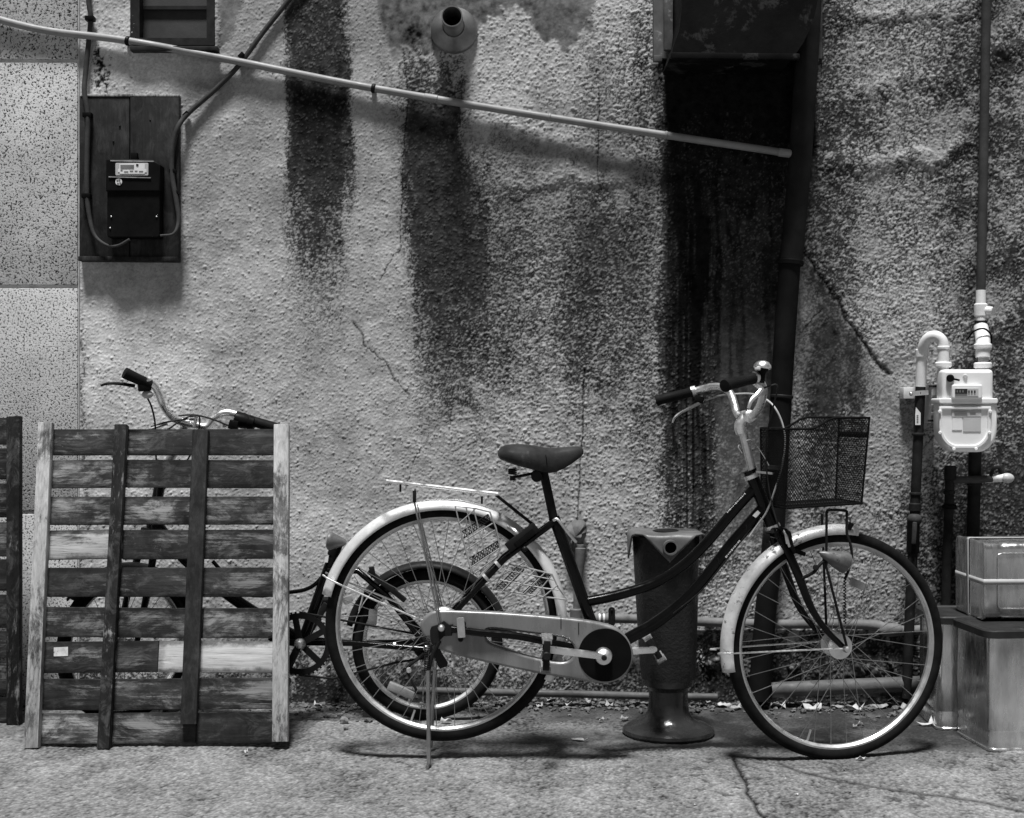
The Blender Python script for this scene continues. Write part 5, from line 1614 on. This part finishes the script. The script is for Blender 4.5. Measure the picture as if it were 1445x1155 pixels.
    MB().bar(C2(316, 592, -.04), C2(317, 603, -.04), 0.006, 0.012, Y_, 0.001).build('cable_stop', M['alloy'], t)
    for k, pts in enumerate(([C2(207, 560, -.17), C2(214, 575, -.15), C2(219, 600, -.12), C2(220, 640, -.06), C2(222, 690, -.04), C2(214, 745, -.04)], [C2(213, 603, -.10), C2(235, 596, -.10), C2(262, 592, -.07), C2(275, 592, -.05)], [C2(235, 608, -.10), C2(255, 594, -.08), C2(270, 588, -.06), C2(282, 592, -.05), C2(270, 640, -.04), C2(232, 690, -.035)], [C2(252, 587, -.04), C2(275, 586, -.05), C2(300, 592, -.05), C2(325, 602, -.04)])):
        MB().tube(catmull(pts, 6), 0.0028, 8).build('cable', M['cable_dark'], t)
    MB().tube([C2(274, 603, -.05), C2(277, 588, -.05)], 0.006, 10).build('stem_lever', M['alloy'], t)
    MB().tube([C2(214, 605, -.10), C2(236, 598, -.10)], 0.005, 8).build('stem_hook', M['alloy'], t)
small_bike()

# ------------------------------------------------------------------ pallets
def pallet(name, label, y0, lean, posts, rows, xl, xr, thick=0.030, group=None):
    n = Vector((0, 1, -lean)).normalized()
    def PL(px, py, off=0.0):
        return RP(px, py, Vector((0, y0, 0)) + n * off, n)
    c = PL((xl(1050) + xr(1050)) / 2, 1050)
    t = thing(name, label, 'pallet', (c.x, c.y, 0), group)
    for (x0, yt, x1, yb, w_, m) in posts:
        a, b = PL(x1, yb, thick / 2), PL(x0, yt, thick / 2)
        mb = MB()
        mb.bar(a, b, w_, thick, X1, 0.0025)
        mb.jitter(0.0006, int(x0) & 255)
        mb.build('post', m, t)
    r = random.Random(4)
    for i, (yt, yb, pieces) in enumerate(rows):
        for (fa, fb, m) in pieces:
            yl, yr = r.uniform(-1.5, 1.5), r.uniform(-1.5, 1.5)
            x0 = xl((yt + yb) / 2); x1 = xr((yt + yb) / 2)
            xa, xb = x0 + (x1 - x0) * fa, x0 + (x1 - x0) * fb
            off = thick + 0.0075
            pa = PL(xa, (yt + yb) / 2 + yl, off)
            pb = PL(xb, (yt + yb) / 2 + yr, off)
            hgt = abs(PL(xa, yt, off).z - PL(xa, yb, off).z)
            mb = MB()
            z = (pb - pa).normalized()
            up = n.cross(z)
            mb.bar(pa, pb, 0.013, hgt, n, 0.0018)
            mb.jitter(0.0005, i)
            mb.build('slat', m, t)
    if name == 'pallet' and lean > 0.15:          # remains of a pasted label on the seventh slat
        q = [PL(x, y, thick + 0.0003) for x, y in ((76, 914), (96, 913), (96, 926), (76, 926.5))]
        MB().prism(q, -n * 0.0008).build('label_scrap', M['scrap_label'], t, smooth=False)
    return t
X1 = Vector((1, 0, 0))
D_, Mi, Pa, Wh = M['slat_dark'], M['slat_mid'], M['slat_pale'], M['slat_white']
PLF = lambda y: 66 - (y - 597) * 21 / 458
PRF = lambda y: 398 - (y - 600) * 2 / 450
pallet('pallet', 'nine-slat wooden pallet with two pale outer posts leaning by the small bicycle', -0.625, 0.20,
       [(65.5, 597, 45.5, 1056, 0.041, M['post_pale']), (172, 600, 147, 1057, 0.037, M['post_dark']), (284, 608, 267, 1022, 0.047, M['post_plain']), (398, 600, 396, 1047, 0.046, M['post_pale'])],
       [(607, 644, ((0, 1, D_),)), (650, 690, ((0, .33, Mi), (.332, 1, D_))), (700, 740, ((0, 1, Mi),)), (748, 790, ((0, .34, Pa), (.342, .985, D_))), (802, 844, ((0, 1, D_),)),
        (857, 900, ((0, .68, D_), (.682, 1, Mi))), (905, 950, ((0, .5, D_), (.502, 1, Wh))), (957, 1002, ((0, .3, D_), (.302, 1, Mi))), (1006, 1050, ((0, .30, Pa), (.302, .66, Mi), (.662, 1, D_)))],
       PLF, PRF)
pallet('pallet', 'second dark wooden pallet with chipped post leaning against the speckled panels', -0.32, 0.09,
       [(20.5, 588, 20.5, 1024, 0.042, M['post_dark']), (-130, 590, -130, 1024, 0.042, M['post_plain']), (-282, 590, -284, 1024, 0.042, M['post_dark'])],
       [(591, 629, ((0, 1, D_),)), (634, 678, ((0, 1, D_),)), (683, 731, ((0, 1, D_),)), (736, 785, ((0, 1, Mi),)), (790, 835, ((0, 1, D_),)), (840, 887, ((0, 1, D_),)), (892, 930, ((0, 1, D_),)), (935, 978, ((0, 1, D_),)), (983, 1021, ((0, 1, D_),))],
       lambda y: -290, lambda y: 20)

# ------------------------------------------------------------------ tins
def tin(name, label, corner, yaw, lidz, has_lid=True):
    """square tin can standing; corner = near left bottom corner"""
    s, hgt, ch = 0.238, 0.349, 0.022
    R3 = Matrix.Rotation(yaw, 3, 'Z')
    c = Vector(corner) + R3 @ Vector((s / 2, s / 2, 0))
    t = thing(name, label, 'tin can', c, 'square tins by the wall')
    def section(hs, r, z, n=5):
        return [c + R3 @ Vector((x, y, z)) for x, y in rrect(-hs, -hs, hs, hs, r, n)]
    h2 = s / 2
    mb = MB()
    prof = [(h2 - .004, .0), (h2 + .001, .002), (h2 + .001, .008), (h2 - .002, .011), (h2 - .002, .05), (h2 - .0035, .056), (h2 - .0035, .062), (h2 - .0015, .068), (h2, .18), (h2 - .0015, hgt - .03), (h2 - .003, hgt - .012), (h2 + .001, hgt - .008), (h2 + .001, hgt - .002), (h2 - .004, hgt)]
    mb.loft([section(h_, ch, z_) for h_, z_ in prof])
    mb.build('body', M['tin'], t, ang=40)
    if has_lid:
        ml = MB()
        ml.loft([section(h2 + .006, ch + .008, hgt - .018), section(h2 + .012, ch + .012, hgt - .016), section(h2 + .012, ch + .012, hgt + .003), section(h2 + .008, ch + .01, hgt + .007), section(h2 - .012, ch, hgt + .008), section(h2 - .016, ch, hgt + .004)])
        ml.build('lid', M['tin_lid'], t, ang=40)
    return t
P0 = G(1396, 1062)
tin('square_tin', 'square tin with dark lid standing in front, under the taped tin', P0, R_(5.5), 0)
tin('square_tin', 'square tin with dark lid standing against the wall pipes behind another tin', (1.322, -0.395, 0), R_(-2.5), 0)

def lying_tin():
    s, L, ch = 0.238, 0.349, 0.020
    z0 = 0.349 + 0.0085
    P = W(1388, 868, -0.492)
    R3 = Matrix.Rotation(R_(2.0), 3, 'Z')
    c = Vector((P.x, P.y, z0)) + R3 @ Vector((L / 2, s / 2, 0))
    t = thing('square_tin', 'square tin lying on two lidded tins, bound with pale tape', 'tin can', c, 'square tins by the wall')
    def sec(x, hs, r): return [c + R3 @ Vector((x, a, s / 2 + b)) for a, b in rrect(-hs, -hs, hs, hs, r, 5)]
    h2 = s / 2
    mb = MB()
    mb.loft([sec(-L / 2 + x, h_, ch) for x, h_ in ((.0, h2 - .010), (0.0, h2 - .003), (.002, h2), (.007, h2), (.010, h2 - .003), (.05, h2 - .003), (.056, h2 - .0045), (.062, h2 - .003), (.18, h2 - .001), (L - .012, h2 - .003), (L - .008, h2), (L - .001, h2), (L, h2 - .008))])
    mb.build('body', M['tin'], t, ang=40)
    # raised panel on the long side
    for a in (-1, 1):
        pts = rrect(-L / 2 + .045, -h2 + .035, L / 2 - .045, h2 - .035, .012, 3)
        MB().tube([c + R3 @ Vector((x, a * (h2 - .0005), s / 2 + y)) for x, y in pts], 0.0022, 6, closed=True).build('pressed_panel', M['tin'], t)
    tw = .024
    off = .0012
    def band(name, pts2, axis_off, wvec, m):
        mb = MB()
        n_ = len(pts2)
        A = [mb.bm.verts.new(c + R3 @ (p - wvec)) for p in pts2]
        Bv = [mb.bm.verts.new(c + R3 @ (p + wvec)) for p in pts2]
        for i in range(n_):
            mb.bm.faces.new((A[i], A[(i + 1) % n_], Bv[(i + 1) % n_], Bv[i]))
        o = mb.build(name, m, t)
        so = o.modifiers.new('solid', 'SOLIDIFY'); so.thickness = 0.0008; so.offset = 1
        return o
    ring1 = [Vector((x, y, s / 2 - .002)) for x, y in rrect(-L / 2 - off, -h2 - off, L / 2 + off, h2 + off, .006, 3)]
    band('tape_band', ring1, 0, Vector((0, 0, .0085)), M['tape'])
    ring2 = [Vector((x, .006, s / 2 + y)) for x, y in rrect(-L / 2 - off * 2, -h2 - off * 2, L / 2 + off * 2, h2 + off * 2, .006, 3)]
    band('tape_band', ring2, 0, Vector((0, .010, 0)), M['tape'])
lying_tin()

# ------------------------------------------------------------------ litter
def litter():
    r = random.Random(12)
    mb = MB()
    for k in range(1700):
        x = r.uniform(-2.1, 2.0)
        if x < -0.75 and r.random() < 0.7: continue
        y = -abs(r.gauss(0, 0.055)) - 0.006
        if r.random() < .25: y -= abs(r.gauss(0, .10))
        s = r.uniform(0.003, 0.011) * (1.5 if r.random() < .12 else 1)
        n0 = len(mb.bm.verts)
        q = bmesh.ops.create_icosphere(mb.bm, subdivisions=1, radius=s)
        Mx = Matrix.Translation((x, y, s * .35)) @ Matrix.Rotation(r.uniform(0, 6.28), 4, 'Z') @ Matrix.Rotation(r.uniform(-.5, .5), 4, 'X') @ Matrix.Diagonal((r.uniform(.7, 1.6), r.uniform(.5, 1.1), r.uniform(.25, .7), 1))
        bmesh.ops.transform(mb.bm, matrix=Mx, verts=q['verts'])
    mb.jitter(0.0012, 9)
    tag(mb.build('debris', M['litter'], smooth=False), 'dark crumbs of grit and rotted leaves along the wall foot', 'debris', kind='stuff')

    def flake(name, px, py, w_, l_, m, label, cat, group, seed, lift=0.012, up=0.0):
        rr = random.Random(seed)
        p = G(px, py)
        mb = MB()
        n = 10
        ca, sa = math.cos(rr.uniform(0, 6.28)), math.sin(rr.uniform(0, 6.28))
        ang = rr.uniform(-.6, .6)
        cen = mb.bm.verts.new(p + Vector((0, 0, lift * .5 + .002 + up)))
        inner, outer = [], []
        for k in range(n):
            a = 2 * math.pi * k / n
            f = 1 + rr.uniform(-.28, .25)
            x, y = l_ * f * math.cos(a), w_ * f * math.sin(a)
            x, y = x * math.cos(ang) - y * math.sin(ang), x * math.sin(ang) + y * math.cos(ang)
            inner.append(mb.bm.verts.new(p + Vector((x * .55, y * .55, rr.uniform(.3, 1) * lift * .7 + .003 + up))))
            outer.append(mb.bm.verts.new(p + Vector((x, y, abs(rr.gauss(0, 1)) * lift * .7 + .003 + up))))
        for k in range(n):
            j = (k + 1) % n
            mb.bm.faces.new((cen, inner[k], inner[j]))
            mb.bm.faces.new((inner[k], outer[k], outer[j], inner[j]))
        o = mb.build(name, m, None, p, ang=50)
        so = o.modifiers.new('solid', 'SOLIDIFY'); so.thickness = 0.0012
        tag(o, label, cat, group)
    k = 0
    for px, py, l_ in ((705, 992, .014), (735, 996, .012), (748, 990, .018), (762, 1000, .010), (778, 992, .016), (800, 998, .012), (830, 994, .010), (860, 1000, .012),
                       (985, 992, .020), (998, 997, .018), (1012, 988, .026), (1022, 998, .022), (1040, 1002, .014), (1062, 990, .016), (1098, 1000, .022), (1112, 990, .030), (1132, 996, .034), (1148, 1003, .022), (1165, 990, .028), (1190, 988, .030),
                       (1205, 1004, .022), (1226, 998, .026), (1240, 1000, .024), (1258, 992, .022), (1275, 1003, .018), (1180, 1000, .018), (640, 996, .012), (570, 1000, .012), (590, 1004, .010), (448, 1000, .010)):
        k += 1
        where = 'behind the front wheel' if px > 1035 else 'between the bollard and the front wheel' if px > 960 else 'between the rear wheel and the bollard' if px > 760 else 'behind the rear wheel' if px > 460 else 'beside the pallet'
        pale = k % 3 == 0
        flake('dry_leaf', px, py, l_ * .75, l_ * 1.35, M['paper'] if pale else M['leaf'], ('pale' if pale else 'grey') + ' curled leaf at the wall foot ' + where, 'leaf', 'dry leaves at the wall foot', 100 + k, 0.016)
    flake('paper_scrap', 630, 1022, .010, .022, M['paper'], 'crumpled white paper scrap on the ground inside the rear wheel outline', 'paper', None, 7, .022)
    flake('paper_scrap', 1306, 1025, .010, .026, M['paper'], 'white paper scrap on the ground beside the square tins', 'paper', None, 8, .012)
    flake('dry_leaf', 818, 1046.5, .009, .023, M['paper'], 'flat pale leaf lying alone on the concrete below the crank', 'leaf', None, 9, .006)
    flake('dry_leaf', 850, 1019, .007, .011, M['leaf'], 'small pale leaf on the dirt left of the bollard base', 'leaf', None, 10, .006)
    flake('dry_leaf', 882, 1017, .010, .018, M['leaf'], 'curled leaf touching the bollard base edge', 'leaf', None, 11, .014)
    flake('dry_leaf', 1215, 1073, .006, .016, M['paper'], 'pale flake on the concrete just under the front tyre', 'leaf', None, 13, .006)
    flake('dry_leaf', 1210, 1028, .006, .020, M['leaf'], 'thin curled leaf seen through the front wheel on dark ground', 'leaf', None, 14, .012)
    flake('paper_scrap', 347, 1066, .006, .007, M['paper'], 'tiny white paper fleck in front of the pallet', 'paper', None, 15, .012)

    def rock(px, py, s, label, seed):
        p = G(px, py)
        mb = MB()
        bmesh.ops.create_icosphere(mb.bm, subdivisions=2, radius=s)
        rr = random.Random(seed)
        for v in mb.bm.verts:
            v.co *= 1 + rr.uniform(-.22, .22)
            v.co.z *= .8
            v.co += p + Vector((0, 0, s * .62))
        tag(mb.build('stone', M['stone'], None, p, ang=25), label, 'stone', None)
    rock(485, 1021, .014, 'larger angular stone on the concrete beside the pallet foot', 1)
    rock(488, 1030, .008, 'smaller round stone just in front of a larger stone', 2)
    r2 = random.Random(30)
    for k in range(26):
        px, py = r2.uniform(20, 1420), r2.uniform(1072, 1150)
        if 30 < px < 410 and py < 1075: continue
        p = G(px, py)
        s = r2.uniform(.0018, .0042)
        mb = MB()
        bmesh.ops.create_icosphere(mb.bm, subdivisions=1, radius=s)
        for v in mb.bm.verts:
            v.co *= 1 + r2.uniform(-.3, .3)
            v.co.z *= .7
            v.co += p + Vector((0, 0, s * .5))
        tag(mb.build('pebble', M['stone'] if k % 2 else M['paper'], None, p, smooth=False), 'tiny pebble on the open concrete in the foreground', 'pebble', 'pebbles on the foreground concrete')
    # broken concrete lump against the wall between bollard and front wheel
    p = G(1016, 990)
    mb = MB()
    bmesh.ops.create_icosphere(mb.bm, subdivisions=3, radius=.045)
    rr = random.Random(3)
    for v in mb.bm.verts:
        v.co *= 1 + rr.uniform(-.13, .13)
        v.co.x *= 1.1; v.co.y *= .8; v.co.z *= .85
        v.co += p + Vector((0, .02, .022))
    tag(mb.build('rubble_lump', M['wrap_pipe'], None, p, ang=30), 'crumbled pale concrete lump over the floor pipe end', 'rubble')
litter()
